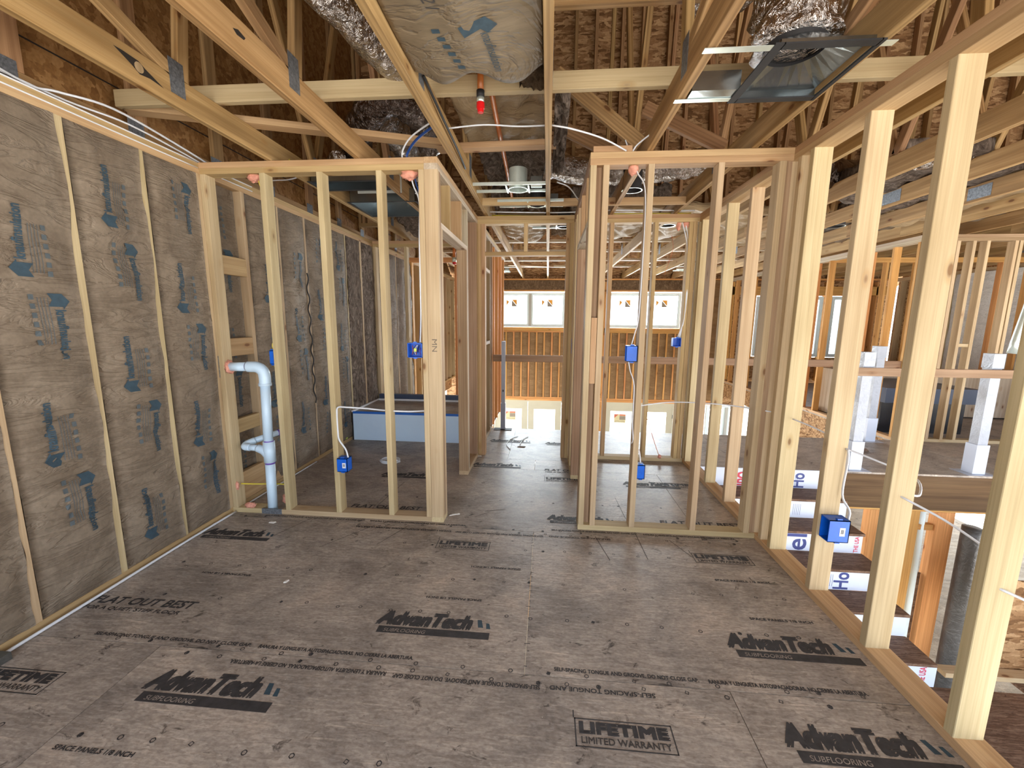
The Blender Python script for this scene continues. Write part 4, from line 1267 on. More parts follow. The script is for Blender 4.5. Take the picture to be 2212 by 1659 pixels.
for k, (a, b, y0, y1, dr, mt, lab) in enumerate((
        (1.85, 2.42, 4.9, 6.2, 0.07, 'kraft_tan', 'tan kraft batt between chords over the landing'),
        (2.46, 3.02, 5.1, 6.4, 0.09, 'kraft_tan', 'tan kraft batt drooping over the landing beside the far ceiling can'),
        (3.07, 3.63, 3.7, 5.2, 0.02, 'fluff', 'brown glass wool between chords over the near newel post'),
        (3.67, 4.24, 3.6, 5.3, 0.09, 'kraft_tan', 'tan kraft batt drooping between chords near the right wing wall'),
        (3.67, 4.24, 5.6, 7.2, 0.07, 'kraft', 'shaded kraft batt sagging beside the right wing wall'),
        (2.46, 3.02, 3.3, 4.6, 0.0, 'fluff', 'dark brown glass wool between chords over the stairs'),
        (4.28, 4.85, 3.4, 5.3, 0.05, 'kraft', 'kraft batt above the right wing cross wall'),
        (4.9, 5.45, 3.6, 5.3, 0.05, 'fluff', 'brown glass wool over the far right wing'))):
    sheet_batt('ceiling_batt', a, b, y0, y1, drape(dr, 20 + k), mt, lab, 20, 36, 0.08, 0.3)
sheet_batt('glass_wool_clump', -1.75, -1.3, 4.45, 5.45, lambda u, v: 2.64 - 0.10 * v + nz3(u * 6, v * 8, 43, 0.07), 'fluff', 'torn glass wool hanging behind the rear floor register box', 20, 30, 0.07)

# ================================================================== DUCTS
def flex(name, pts, r, mat, label, wob=0.02, cat='duct'):
    vs, fs = tube_geo(pts, lambda t: r * (1 + 0.03 * math.sin(t * 60)), 26, 12, 1.0, wob, 11.0)
    o = MB().add(vs, fs).link(name, mat, smooth=True)
    return tag(o, label, cat)
flex('flexible_duct', [(-1.45, 1.2, 3.25), (-1.15, 1.75, 3.00), (-0.93, 2.13, 2.86), (-0.80, 2.42, 2.80)], 0.085, 'foil', 'silver flexible duct slanting down beside the chord, upper left of the tan batt')
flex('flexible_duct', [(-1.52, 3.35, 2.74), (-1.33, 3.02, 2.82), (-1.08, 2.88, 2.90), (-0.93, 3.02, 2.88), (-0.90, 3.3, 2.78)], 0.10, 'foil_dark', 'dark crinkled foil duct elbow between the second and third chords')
flex('flexible_duct', [(-1.62, 3.22, 2.66), (-1.60, 3.32, 2.70), (-1.52, 3.6, 2.78)], 0.075, 'foil', 'bright end of a foil duct dropping behind the left closet wall')
flex('flexible_duct', [(-1.25, 3.2, 2.95), (-1.2, 3.6, 2.85), (-1.18, 4.0, 2.74)], 0.12, 'foil', 'silver flexible duct behind the closet wall feeding the rear register box')
flex('flexible_duct', [(0.99, 1.985, 2.605), (1.0, 1.99, 2.80), (1.02, 2.06, 2.98), (0.98, 2.3, 3.2), (0.9, 2.8, 3.4)], 0.16, 'foil', 'large crumpled foil duct rising from the metal boot at upper right', 0.05)
flex('flexible_duct', [(-0.05, 4.15, 2.92), (0.3, 4.15, 2.86), (0.7, 4.18, 2.86), (1.1, 4.2, 2.88), (1.4, 4.2, 2.95)], 0.11, 'foil', 'silver duct lying across the chords behind the right closet')
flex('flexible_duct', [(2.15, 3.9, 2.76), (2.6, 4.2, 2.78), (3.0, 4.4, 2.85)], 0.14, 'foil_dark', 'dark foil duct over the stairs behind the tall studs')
flex('flexible_duct', [(2.58, 3.35, 2.64), (2.75, 3.45, 2.68), (3.02, 3.5, 2.72)], 0.08, 'foil', 'silver duct end between chords over the stairs')
flex('flexible_duct', [(-0.62, 4.90, 2.58), (-0.4, 4.90, 2.58), (-0.2, 4.90, 2.58)], 0.03, 'steel', 'bright round metal bar above the hallway doorway', 0.0, 'bar')
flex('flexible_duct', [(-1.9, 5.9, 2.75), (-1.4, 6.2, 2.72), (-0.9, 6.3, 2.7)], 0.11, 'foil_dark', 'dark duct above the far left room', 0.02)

# metal boot at upper right
bt = thing('duct_boot', 'large galvanised duct boot with black foam edge and round hole, upper right ceiling', 'duct', (1.03, 2.0, 2.53))
x0, x1, y0, y1, z0 = 0.86, 1.205, 1.825, 2.19, 2.515
zr, z1 = z0 + 0.030, z0 + 0.075
m = MB()
m.box(x0, x0 + 0.002, y0, y1, z0, zr).box(x1 - 0.002, x1, y0, y1, z0, zr).box(x0, x1, y0, y0 + 0.002, z0, zr).box(x0, x1, y1 - 0.002, y1, z0, zr)
m.link('side_wall', 'steel', bt)
m = MB(); cx, cy, R0 = 0.99, 1.98, 0.115
n = 32
ring = [V((cx + math.cos(2 * math.pi * k / n) * R0, cy + math.sin(2 * math.pi * k / n) * R0, z1)) for k in range(n)]
out = []
for k in range(n):
    a = 2 * math.pi * k / n; c, s = math.cos(a), math.sin(a)
    tt = min(((x1 - cx) / c if c > 1e-6 else (x0 - cx) / c if c < -1e-6 else 9), ((y1 - cy) / s if s > 1e-6 else (y0 - cy) / s if s < -1e-6 else 9))
    out.append(V((cx + c * tt, cy + s * tt, zr)))
m.v = ring + out
m.f = [(k, (k + 1) % n, n + (k + 1) % n, n + k) for k in range(n)]
m.link('top_plate', 'steel', bt)
vs, fs = tube_geo([(cx, cy, z1), (cx, cy, z1 + 0.03)], R0, 32, 0, caps=False)
MB().add(vs, fs).link('collar', 'black', bt, smooth=True)  # collar coloured black for the darkness inside the hole
vs, fs = tube_geo([(cx, cy, z1 + 0.028), (cx, cy, z1 + 0.030)], R0, 32, 0)
MB().add(vs, fs).link('hole', 'black', bt)  # black disc closing the collar, standing for the shade inside
m = MB(); w = 0.032
m.box(x0 - w, x0 + 0.004, y0 - w, y1 + w, z0 - 0.006, z0).box(x1 - 0.004, x1 + w * 0.4, y0 - w, y1 + w, z0 - 0.006, z0)
m.box(x0, x1, y0 - w, y0 + 0.004, z0 - 0.006, z0).box(x0, x1, y1 - 0.004, y1 + w, z0 - 0.006, z0)
m.link('foam_gasket', 'black', bt)
for ya, yb in ((y0 - 0.02, y0 + 0.012), (y1 - 0.012, y1 + 0.018)):
    MB().box(0.575, x0 - 0.02, ya, yb, z0 - 0.004, z0 - 0.001).link('hanger_strap', 'strap', bt)
MB().box(x1 + 0.005, x1 + 0.06, y0 - 0.02, y0 + 0.012, z0 - 0.004, z0 - 0.001).link('hanger_strap', 'strap', bt)
MB().box(0.63, x0 - 0.02, y1 - 0.08, y1, z0 + 0.0, z0 + 0.08).link('side_flange', 'steel', bt)

def register_box(label, x0, x1, y0, y1, z0, h, s=0.02):
    b = thing('register_box', label, 'duct', ((x0 + x1) / 2, (y0 + y1) / 2, z0))
    m = MB().box(x0, x0 + .003, y0, y1, z0, z0 + h).box(x1 - .003, x1, y0, y1, z0, z0 + h).box(x0, x1, y0, y0 + .003, z0, z0 + h).box(x0, x1, y1 - .003, y1, z0, z0 + h).box(x0, x1, y0, y1, z0 + h, z0 + h + .003)
    m.link('housing', 'steel', b)
    m = MB().box(x0 - s, x0, y0 - s, y1 + s, z0 - .004, z0).box(x1, x1 + s, y0 - s, y1 + s, z0 - .004, z0).box(x0, x1, y0 - s, y0, z0 - .004, z0).box(x0, x1, y1, y1 + s, z0 - .004, z0)
    m.link('foam_gasket', 'black', b)
    return b
register_box('shallow metal register box above the left closet, nearer of the two', -1.84, -1.31, 3.22, 3.42, H - 0.002, 0.09)
register_box('rear metal register box above the left closet, under the foil duct', -1.80, -1.20, 3.78, 4.28, H - 0.002, 0.11)
tag(MB().box(-1.62, -1.24, 3.55, 3.56, 2.525, 2.72).link('sheet_metal_panel', 'vinyl_grey'), 'plain grey sheet metal panel between the two register boxes', 'sheet metal')

# ================================================================== RECESSED LIGHTS
def can_light(x, y, z, label, r=0.075, bars=True, chrome=True):
    c = thing('recessed_light', label, 'ceiling light', (x, y, z), 'recessed lights')
    vs, fs = tube_geo([(x, y, z + 0.005), (x, y, z + 0.16)], r, 28, 0, caps=False)
    MB().add(vs, fs).link('can', 'strap' if chrome else 'black', c, smooth=True)
    vs, fs = tube_geo([(x, y, z + 0.16), (x, y, z + 0.163)], r, 28, 0)
    MB().add(vs, fs).link('can_top', 'black', c)
    n = 28; m = MB()
    for rr_ in (r - 0.002, r + 0.008):
        for k in range(n):
            a = 2 * math.pi * k / n
            m.v.append(V((x + math.cos(a) * rr_, y + math.sin(a) * rr_, z)))
    m.f = [(k, (k + 1) % n, n + (k + 1) % n, n + k) for k in range(n)]
    m.link('rim', 'strap', c)
    if bars:
        xa, xb = x - 0.36, x + 0.24
        for dy in (-r - 0.02, r + 0.02):
            MB().box(xa, xb, y + dy - 0.006, y + dy + 0.006, z + 0.012, z + 0.034).link('hanger_bar', 'strap', c)
        m = MB().box(x - r - 0.02, x - r - 0.008, y - r - .02, y + r + .02, z + 0.003, z + 0.02).box(x + r + 0.008, x + r + 0.02, y - r - .02, y + r + .02, z + 0.003, z + 0.02)
        m.link('mounting_frame', 'strap', c)
        MB().box(x + r + 0.03, x + r + 0.12, y - 0.05, y + 0.05, z + 0.03, z + 0.09).link('junction_box', 'steel', c)
    return c
can_light(-0.265, 3.55, H + 0.01, 'shiny recessed light can on two bars over the middle of the hallway')
can_light(-0.12, 4.02, H + 0.01, 'dark recessed light can at the hallway end beside the middle chord', 0.07, True, False)
can_light(0.66, 3.62, H + 0.01, 'dark recessed light can with white rim over the right closet', 0.075, False, False)
can_light(1.30, 4.92, H + 0.01, 'recessed light can with white rim beyond the cross wall, by the foam blob', 0.08, False, False)
can_light(3.13, 5.05, H + 0.01, 'recessed light can with white rim over the landing', 0.10, False, False)
can_light(0.16, 4.95, H + 0.01, 'dark recessed light can at the right edge of the hallway doorway', 0.07, True, False)
can_light(-1.1, 9.4, H + 0.01, 'recessed light can over the great room, near the left far window', 0.10)
can_light(3.0, 9.2, H + 0.01, 'recessed light can over the great room, above the right far window', 0.10)

# ================================================================== SPRINKLER
sp = thing('sprinkler_drop', 'orange sprinkler drop pipe with steel collar and red cap over the hallway', 'sprinkler', (-0.373, 2.318, 2.56))
vs, fs = cyl_geo((-0.373, 2.318, 2.645), (-0.373, 2.318, 2.80), 0.0165); MB().add(vs, fs).link('pipe', 'orange_pipe', sp, True)
vs, fs = cyl_geo((-0.373, 2.318, 2.622), (-0.373, 2.318, 2.655), 0.021); MB().add(vs, fs).link('collar', 'black', sp, True)
vs, fs = cyl_geo((-0.373, 2.318, 2.597), (-0.373, 2.318, 2.622), 0.0195); MB().add(vs, fs).link('threaded_ring', 'strap', sp, True)
vs, fs = cyl_geo((-0.373, 2.318, 2.567), (-0.373, 2.318, 2.597), 0.021); MB().add(vs, fs)
m = MB().add(vs, fs); v2, f2 = tube_geo([(-0.373, 2.318, 2.55), (-0.373, 2.318, 2.567)], 0.016, 8, 0); m.add(v2, f2); m.link('cap', 'red', sp)
o = tube('sprinkler_pipe', [(-0.345, 2.40, 2.775), (-0.355, 2.9, 2.75), (-0.37, 3.6, 2.74), (-0.39, 4.3, 2.73), (-0.45, 6.0, 2.72)], 0.017, 'orange_pipe', seg=12)
tag(o, 'long orange sprinkler supply pipe running away above the hallway', 'pipe')
s2 = thing('sprinkler_drop', 'small orange sprinkler drop with red cap above the tub room', 'sprinkler', (-1.35, 5.2, 2.4))
vs, fs = cyl_geo((-1.33, 5.9, 2.34), (-1.33, 5.9, 2.52), 0.022); MB().add(vs, fs).link('pipe', 'orange_pipe', s2, True)
vs, fs = cyl_geo((-1.33, 5.9, 2.28), (-1.33, 5.9, 2.34), 0.03); MB().add(vs, fs).link('threaded_ring', 'strap', s2, True)
vs, fs = cyl_geo((-1.33, 5.9, 2.25), (-1.33, 5.9, 2.28), 0.025); MB().add(vs, fs).link('cap', 'red', s2, True)
tag(beam('pipe_support', (-1.6, 5.9, 2.53), (-0.9, 5.9, 2.53), 0.04, 0.03, (0, 1, 0), 'plate'), 'short board holding the small sprinkler drop above the tub room', 'board')

# ================================================================== DRAIN PIPE
dp = thing('drain_pipe', 'white plastic drain pipe with an elbow at the top, standing in the left closet wall', 'pipe', (-2.085, 2.835, 0.03))
PX, PY = -2.092, 2.835
def pipe(name, a, b, r, mat='pvc', parent=dp):
    vs, fs = cyl_geo(a, b, r, 28)
    return MB().add(vs, fs).link(name, mat, parent, True)
pipe('pipe', (PX, PY, 0.0), (PX + 0.008, PY, 0.42), 0.034)
pipe('pipe', (PX + 0.008, PY, 0.52), (PX + 0.022, PY, 1.03), 0.033)
pipe('coupling', (PX + 0.010, PY, 0.40), (PX + 0.012, PY, 0.56), 0.041)
pipe('purple_ring', (PX + 0.010, PY, 0.385), (PX + 0.010, PY, 0.402), 0.0355, 'purple')
pipe('purple_ring', (PX + 0.012, PY, 0.558), (PX + 0.013, PY, 0.568), 0.0345, 'purple')
vs, fs = tube_geo([(PX + 0.022, PY, 0.985), (PX + 0.024, PY, 1.05), (PX + 0.012, PY, 1.095), (PX - 0.03, PY, 1.122), (PX - 0.10, PY, 1.125)], 0.040, 28, 8)
MB().add(vs, fs).link('elbow', 'pvc', dp, True)
pipe('elbow_rim', (PX + 0.022, PY, 0.985), (PX + 0.022, PY, 1.005), 0.0435)
pipe('pipe', (-2.345, PY, 1.122), (PX - 0.10, PY, 1.125), 0.033)
pipe('purple_ring', (PX - 0.107, PY, 1.125), (PX - 0.100, PY, 1.125), 0.0345, 'purple')
# side branch
vs, fs = tube_geo([(PX + 0.01, PY, 0.45), (PX - 0.03, PY, 0.485), (PX - 0.085, PY, 0.505)], lambda t: 0.040 - 0.012 * t, 24, 6)
MB().add(vs, fs).link('tee_branch', 'pvc', dp, True)
pipe('branch_pipe', (PX - 0.07, PY, 0.503), (PX - 0.155, PY, 0.508), 0.0235)
vs, fs = tube_geo([(PX - 0.14, PY, 0.507), (PX - 0.185, PY + 0.005, 0.510), (PX - 0.195, PY + 0.04, 0.520), (PX - 0.165, PY + 0.085, 0.535)], 0.027, 24, 8)
MB().add(vs, fs).link('branch_elbow', 'pvc', dp, True)
pipe('branch_pipe', (PX - 0.175, PY + 0.075, 0.532), (PX - 0.07, PY + 0.27, 0.560), 0.0235)
pipe('purple_ring', (PX - 0.085, PY + 0.243, 0.556), (PX - 0.078, PY + 0.256, 0.558), 0.0255, 'purple')

def foam_blob(x, y, z, sx, sy, sz, label, seed=1):
    m = MB(); nu, nv = 16, 12
    for j in range(nv + 1):
        for i in range(nu):
            a, b = 2 * math.pi * i / nu, math.pi * j / nv
            d = V((math.cos(a) * math.sin(b), math.sin(a) * math.sin(b), math.cos(b)))
            r = 1 + 0.45 * noise.noise(d * 2.6 + V((seed, seed, seed)))
            m.v.append(V((x + d.x * sx * r, y + d.y * sy * r, z + d.z * sz * r)))
    for j in range(nv):
        for i in range(nu):
            a, b = j * nu + i, j * nu + (i + 1) % nu
            m.f.append((a, b, b + nu, a + nu))
    return tag(m.link('fire_foam', 'foam', smooth=True), label, 'foam')
foam_blob(-2.335, 2.835, 1.12, 0.022, 0.045, 0.050, 'ring of pink fire foam where the drain pipe enters the first stud', 2)
foam_blob(-2.02, 2.84, T - 0.012, 0.050, 0.03, 0.030, 'pink fire foam under the plate at the left of the closet wall', 3)
foam_blob(-0.935, 2.84, T - 0.014, 0.060, 0.035, 0.034, 'orange fire foam around wires under the plate beside the hallway corner', 4)
foam_blob(0.52, 2.83, T - 0.014, 0.030, 0.03, 0.036, 'orange fire foam around the cable at the top of the right closet wall', 5)
foam_blob(-2.245, 2.80, PT + 0.02, 0.040, 0.022, 0.022, 'pink foam lump dropped on the bottom plate left of the drain pipe', 6)
foam_blob(-2.34, 2.80, 0.21, 0.014, 0.012, 0.030, 'pink foam dab on the first closet stud at the yellow cable', 7)
foam_blob(-2.045, 2.93, 0.06, 0.03, 0.02, 0.035, 'pink foam at the foot of the drain pipe', 8)
foam_blob(1.27, 4.385, T - 0.03, 0.02, 0.02, 0.045, 'drip of orange foam under the cross wall plate by the recessed light', 9)
foam_blob(1.36, 4.385, T - 0.012, 0.055, 0.03, 0.030, 'orange foam under the cross wall plate in the right corner', 10)
foam_blob(1.22, 4.34, 0.052, 0.018, 0.018, 0.022, 'small foam knob on the cross wall bottom plate with a copper wire', 11)

# ================================================================== BLUE BOXES
def elec_box(label, x0, x1, y0, y1, z0, z1, open_side, sticker=True, wires=True, mat='blue_box', cat='electrical box'):
    b = thing('electrical_box', label, cat, ((x0 + x1) / 2, (y0 + y1) / 2, z0), 'blue electrical boxes')
    t = 0.004
    m = MB()
    sides = {'-x': (x0, x0 + t, y0, y1, z0, z1), '+x': (x1 - t, x1, y0, y1, z0, z1), '-y': (x0, x1, y0, y0 + t, z0, z1),
             '+y': (x0, x1, y1 - t, y1, z0, z1), '-z': (x0, x1, y0, y1, z0, z0 + t), '+z': (x0, x1, y0, y1, z1 - t, z1)}
    for k, v in sides.items():
        if k != open_side:
            m.box(*v)
    for zz in (z0 - 0.008, z1 - 0.004):
        m.box((x0 + x1) / 2 - 0.012, (x0 + x1) / 2 + 0.012, y0 + t, y0 + 0.02, zz, zz + 0.012)
    m.link('housing', mat, b)
    if sticker:
        xm = x0 + (x1 - x0) * 0.52
        MB().box(xm, xm + 0.026, y0 - 0.0012, y0 - 0.0002, z0 + (z1 - z0) * 0.3, z0 + (z1 - z0) * 0.68).link('sticker', 'white', b)
        m = MB()
        for k in range(5):
            m.box(xm + 0.006 + k * 0.003, xm + 0.0075 + k * 0.003, y0 - 0.0018, y0 - 0.0013, z0 + (z1 - z0) * 0.40, z0 + (z1 - z0) * 0.60)
        m.link('bar_marks', 'ink', b)
    if wires:
        c = V(((x0 + x1) / 2, (y0 + y1) / 2, (z0 + z1) / 2))
        for k, mt in enumerate(('black', 'cable', 'cable')):
            tube('wire', [c + V((-0.012 + k * 0.008, -0.004, -0.032)), c + V((-0.02 + k * 0.01, -0.014, 0.0)), c + V((0.0 + k * 0.006, -0.004, 0.034))], 0.0022, mt, b, seg=6)
    return b
elec_box('blue outlet box with barcode on the right stair-side stud, fed by a white cable', 1.468, 1.568, 2.112, 2.182, 0.358, 0.478, '-x')
b3 = elec_box('blue double box full of coloured wires beside the hallway corner stud', -0.968, -0.864, 2.79, 2.862, 1.216, 1.318, '-y', False, True)
for k, mt in enumerate(('copper', 'yellow', 'copper', 'black', 'purple')):
    tube('wire', [(-0.945 + k * 0.015, 2.82, 1.235 + (k % 2) * 0.02), (-0.93 + k * 0.012, 2.795, 1.265), (-0.94 + k * 0.016, 2.815, 1.30 - (k % 3) * 0.02)], 0.003, mt, b3, seg=6)
MB().box(-0.922, -0.905, 2.792, 2.80, 1.258, 1.28).link('wire_nut', 'green_mark', b3)
elec_box('blue outlet box with label low on the third closet stud', -1.515, -1.438, 2.765, 2.84, 0.368, 0.470, '-x', True, False)
elec_box('small blue box with yellow cable high on the second closet stud', -1.992, -1.958, 2.80, 2.87, 1.150, 1.250, '-x', False, False)
elec_box('blue box at eye height left of a right closet stud, cable through it', 0.530, 0.600, 2.795, 2.865, 1.212, 1.318, '-x', False, False)
elec_box('small blue box low right of a right closet stud', 0.641, 0.695, 2.80, 2.87, 0.392, 0.492, '-x', False, False)
elec_box('blue box on the cross wall near the stair-side corner, with grey wires', 1.277, 1.358, 4.335, 4.40, 1.225, 1.315, '-y', False, False)
elec_box('dark blue box on the lower level wall seen through the stair wall studs', 3.80, 3.88, 2.93, 2.998, -0.98, -0.88, '-y', False, False, 'blue_dark')
elec_box('dark blue box at the edge of a tall lower level stud', 3.60, 3.668, 4.29, 4.35, -1.40, -1.27, '-x', False, False, 'blue_dark')

# ================================================================== CABLES
def cable(pts, mat, label, r=0.0042, name='electrical_cable', flat=1.0):
    o = tube(name, pts, r, mat, seg=8, flat=flat)
    return tag(o, label, 'cable')
cable([(-2.352, 0.9, 0.012), (-2.352, 1.7, 0.012), (-2.358, 2.3, 0.012), (-2.352, 2.775, 0.012)], 'cable', 'white cable laid on the floor along the foot of the left wall', 0.0075)
cable([(-2.36, 2.89, 0.012), (-2.36, 3.3, 0.012), (-2.355, 3.9, 0.014)], 'cable', 'white cable on the floor of the left closet along the wall', 0.006)
cable([(-2.44, 1.6, 2.60), (-2.44, 1.9, 2.55), (-2.40, 2.0, 2.56), (-2.33, 2.2, 2.575), (-2.36, 2.6, 2.56), (-2.43, 3.0, 2.55)], 'cable', 'white cable sagging above the top plate of the left wall, upper strand', 0.006)
cable([(-2.45, 1.8, 2.56), (-2.42, 2.05, 2.545), (-2.36, 2.3, 2.545), (-2.40, 2.7, 2.54), (-2.44, 3.0, 2.53)], 'cable', 'white cable sagging above the top plate of the left wall, lower strand', 0.005)
cable([(1.57, 2.135, 0.478), (1.565, 2.13, 0.53), (1.545, 2.165, 0.60), (1.550, 2.165, 0.78), (1.55, 2.175, 0.84)], 'cable', 'white cable running up the stair-side stud from the blue outlet box', 0.0075, flat=0.6)
cable([(1.545, 2.184, 0.84), (1.62, 2.1, 0.815), (1.72, 1.98, 0.77), (1.62, 1.83, 0.75), (1.545, 1.80, 0.76)], 'cable', 'white cable bowing between stair-side studs, from the blue box stud to the next', 0.0048)
cable([(1.50, 1.785, 0.76), (1.60, 1.65, 0.70), (1.66, 1.5, 0.62), (1.53, 1.40, 0.60)], 'cable', 'white cable bowing between the two nearest stair-side studs', 0.0048)
cable([(1.50, 1.38, 0.62), (1.62, 1.28, 0.58), (1.7, 1.15, 0.55), (1.5, 1.0, 0.6)], 'cable', 'white cable leaving the nearest stair-side stud toward the right edge', 0.0048)
cable([(1.50, 2.58, 0.90), (1.56, 2.45, 0.875), (1.62, 2.3, 0.83), (1.55, 2.2, 0.82)], 'cable', 'white cable between the box stud and the stud behind it', 0.0045)
cable([(0.64, 2.86, 0.90), (0.9, 2.95, 0.915), (1.25, 2.95, 0.905), (1.50, 2.75, 0.90)], 'cable', 'thin white cable crossing the right closet at waist height', 0.0042)
cable([(0.46, 2.83, 2.60), (0.52, 2.835, 2.46), (0.545, 2.82, 2.40), (0.595, 2.80, 2.27), (0.598, 2.79, 1.8), (0.592, 2.79, 1.50), (0.575, 2.80, 1.40), (0.560, 2.815, 1.32)], 'cable', 'white cable coming down the right closet stud into the eye-height blue box', 0.0062, flat=0.6)
cable([(0.548, 2.82, 1.215), (0.560, 2.81, 1.15), (0.588, 2.795, 1.05), (0.590, 2.79, 0.8), (0.60, 2.79, 0.68), (0.61, 2.86, 0.62), (0.66, 2.86, 0.58), (0.672, 2.84, 0.49)], 'cable', 'white cable between the eye-height and low blue boxes of the right closet', 0.0062, flat=0.6)
cable([(-1.445, 2.80, 0.47), (-1.46, 2.80, 0.53), (-1.505, 2.80, 0.60), (-1.512, 2.80, 0.66), (-1.512, 2.80, 0.80), (-1.50, 2.80, 0.845), (-1.44, 2.81, 0.845), (-1.30, 2.83, 0.835), (-1.16, 2.85, 0.82), (-1.0, 2.86, 0.815), (-0.88, 2.85, 0.825), (-0.84, 2.84, 0.83)], 'cable', 'white cable arching from the low blue outlet box through the closet studs', 0.0062)
cable([(-2.33, 2.83, 0.215), (-2.22, 2.86, 0.205), (-2.1, 2.90, 0.195), (-1.95, 2.88, 0.20)], 'yellow', 'yellow cable passing low behind the drain pipe', 0.0055)
cable([(-1.985, 2.84, 1.25), (-1.99, 2.84, 1.29), (-1.975, 2.86, 1.33)], 'yellow', 'yellow cable above the small blue box on the second stud', 0.005)
cable([(-1.99, 2.84, 1.15), (-1.985, 2.85, 1.11), (-1.965, 2.86, 1.06), (-1.95, 2.86, 1.02)], 'yellow', 'yellow cable below the small blue box on the second stud', 0.005)
cable([(-2.0, 2.84, T - 0.02), (-1.99, 2.85, 2.37), (-1.97, 2.86, 2.33)], 'yellow', 'short yellow cable hanging out of pink foam at the top plate', 0.004)
cable([(-1.95, 2.84, H), (-1.93, 2.9, H + 0.05), (-1.86, 3.0, H + 0.08)], 'yellow', 'yellow cable looping over the top of the left closet wall', 0.006)
cable([(-0.93, 2.84, T), (-0.91, 2.84, 2.36), (-0.87, 2.83, 2.25), (-0.866, 2.80, 2.0), (-0.866, 2.795, 1.6), (-0.872, 2.80, 1.42), (-0.885, 2.82, 1.32)], 'cable', 'white cable down the corner stud into the wire-filled blue box', 0.005)
cable([(-0.91, 2.85, T), (-0.89, 2.85, 2.36), (-0.872, 2.85, 2.28), (-0.87, 2.81, 2.0), (-0.868, 2.803, 1.6), (-0.88, 2.81, 1.40), (-0.892, 2.83, 1.32)], 'blue_cable', 'navy blue cable down the corner stud into the wire-filled blue box', 0.0045)
cable([(-0.98, 2.84, H), (-0.97, 2.82, H + 0.05), (-0.90, 2.76, H + 0.10), (-0.78, 2.68, H + 0.13), (-0.67, 2.60, H + 0.14)], 'cable', 'white cable arching from the corner plate up to the third chord', 0.005)
cable([(-0.95, 2.84, H), (-0.94, 2.83, H + 0.04), (-0.87, 2.77, H + 0.085), (-0.76, 2.69, H + 0.115), (-0.67, 2.62, H + 0.12)], 'blue_cable', 'navy blue cable bundle arching from the corner plate to the third chord', 0.008)
cable([(-0.61, 2.1, H + 0.10), (-0.60, 2.4, H + 0.06), (-0.60, 2.8, H + 0.04), (-0.61, 3.1, H + 0.03)], 'black', 'dark cable bundle running along the inner side of the third chord', 0.007)
cable([(-0.62, 2.60, 2.60), (-0.40, 2.58, 2.605), (-0.2, 2.6, 2.60), (-0.04, 2.6, 2.60)], 'cable', 'short white cable across the crumpled batt behind the sprinkler', 0.0045)
cable([(0.0, 2.6, 2.60), (0.12, 2.62, 2.585), (0.3, 2.68, 2.555), (0.46, 2.78, 2.52)], 'cable', 'white cable from the middle chord down to the right closet plate', 0.005)
cable([(0.50, 2.82, H), (0.53, 2.8, 2.56), (0.60, 2.74, 2.60)], 'cable', 'short white cable rising from the right closet plate to the chord', 0.005)
cable([(-1.75, 3.1, H + 0.03), (-1.95, 3.15, H + 0.0), (-2.1, 3.2, H + 0.01), (-2.3, 3.3, H + 0.04)], 'cable', 'white cable crossing behind the closet wall to the register box', 0.005)
cable([(0.05, 3.5, H + 0.05), (0.15, 3.6, H + 0.04), (0.25, 3.9, H + 0.02)], 'cable', 'white cable right of the middle chord over the hall wall', 0.005)
for k in range(4):
    cable([(-0.6, 4.3 + .14 * k, H + 0.03), (0.1, 4.32 + .14 * k, H + 0.02), (0.6, 4.3 + .14 * k, H + 0.03), (1.4, 4.35 + .1 * k, H + 0.03)], 'yellow' if k == 1 else 'cable',
          ('nearest', 'yellow second', 'third', 'rearmost')[k] + ' of the parallel cables running over the cross wall', 0.006)
for k in range(3):
    cable([(1.30 + k * 0.03, 4.37, T), (1.36 + k * 0.015, 4.36, 2.2), (1.375 + k * 0.006, 4.345, 1.8), (1.37, 4.34, 1.5), (1.325 + k * 0.012, 4.36, 1.315)], 'cable',
          ('left', 'middle', 'right')[k] + ' one of three cables dropping to the blue box on the cross wall', 0.005)
cable([(-0.862, 2.828, 1.7), (-0.862, 2.828, 1.69)], 'cable', 'cable staple point on the corner stud', 0.004) if False else None
lp = []
for k in range(40):
    a = k / 40 * 2 * math.pi * 3
    lp.append((-1.60 + math.cos(a) * (0.095 + 0.008 * math.sin(k * .7)), 3.98 + math.sin(a) * (0.075 + 0.006 * math.cos(k * .9)), 0.010 + k * 0.0009))
cable(lp, 'cable', 'loose coil of white cable on the closet floor near the tub deck', 0.0065, 'cable_coil')
cable([(-0.40, 4.55, 0.006), (-0.46, 4.75, 0.006), (-0.42, 5.0, 0.006), (-0.35, 5.1, 0.006)], 'cable', 'thin white strip on the hallway floor, left one', 0.004, 'plastic_strip')
cable([(-0.30, 4.75, 0.006), (-0.28, 4.95, 0.006), (-0.22, 5.1, 0.006)], 'cable', 'thin white strip on the hallway floor, right one', 0.004, 'plastic_strip')
cable([(1.07, 4.35, 0.46), (1.14, 4.35, 0.26), (1.21, 4.34, 0.07)], 'copper', 'copper-red wire slanting down to the cross wall bottom plate', 0.003)
cable([(1.24, 4.5, 2.35), (1.26, 4.5, 2.2), (1.2, 4.55, 1.95)], 'copper', 'thin copper wire hanging near the recessed light beyond the cross wall', 0.002)
# wire loop on the left wall behind the second stud
lp = [(-2.381, 3.36 + math.cos(a) * 0.04, 2.09 + math.sin(a) * 0.05) for a in [k * 0.45 for k in range(15)]]
cable(lp, 'cable', 'small white wire loop hanging on the left wall behind the second closet stud', 0.004)
# wavy dark hose in the slit of a left wall stud
cable([(-2.375, 3.985 + 0.018 * math.sin(k * 1.4), 1.92 - k * 0.045) for k in range(30)], 'black', 'wavy black cable zigzagging down a left wall stud behind the closet', 0.006)

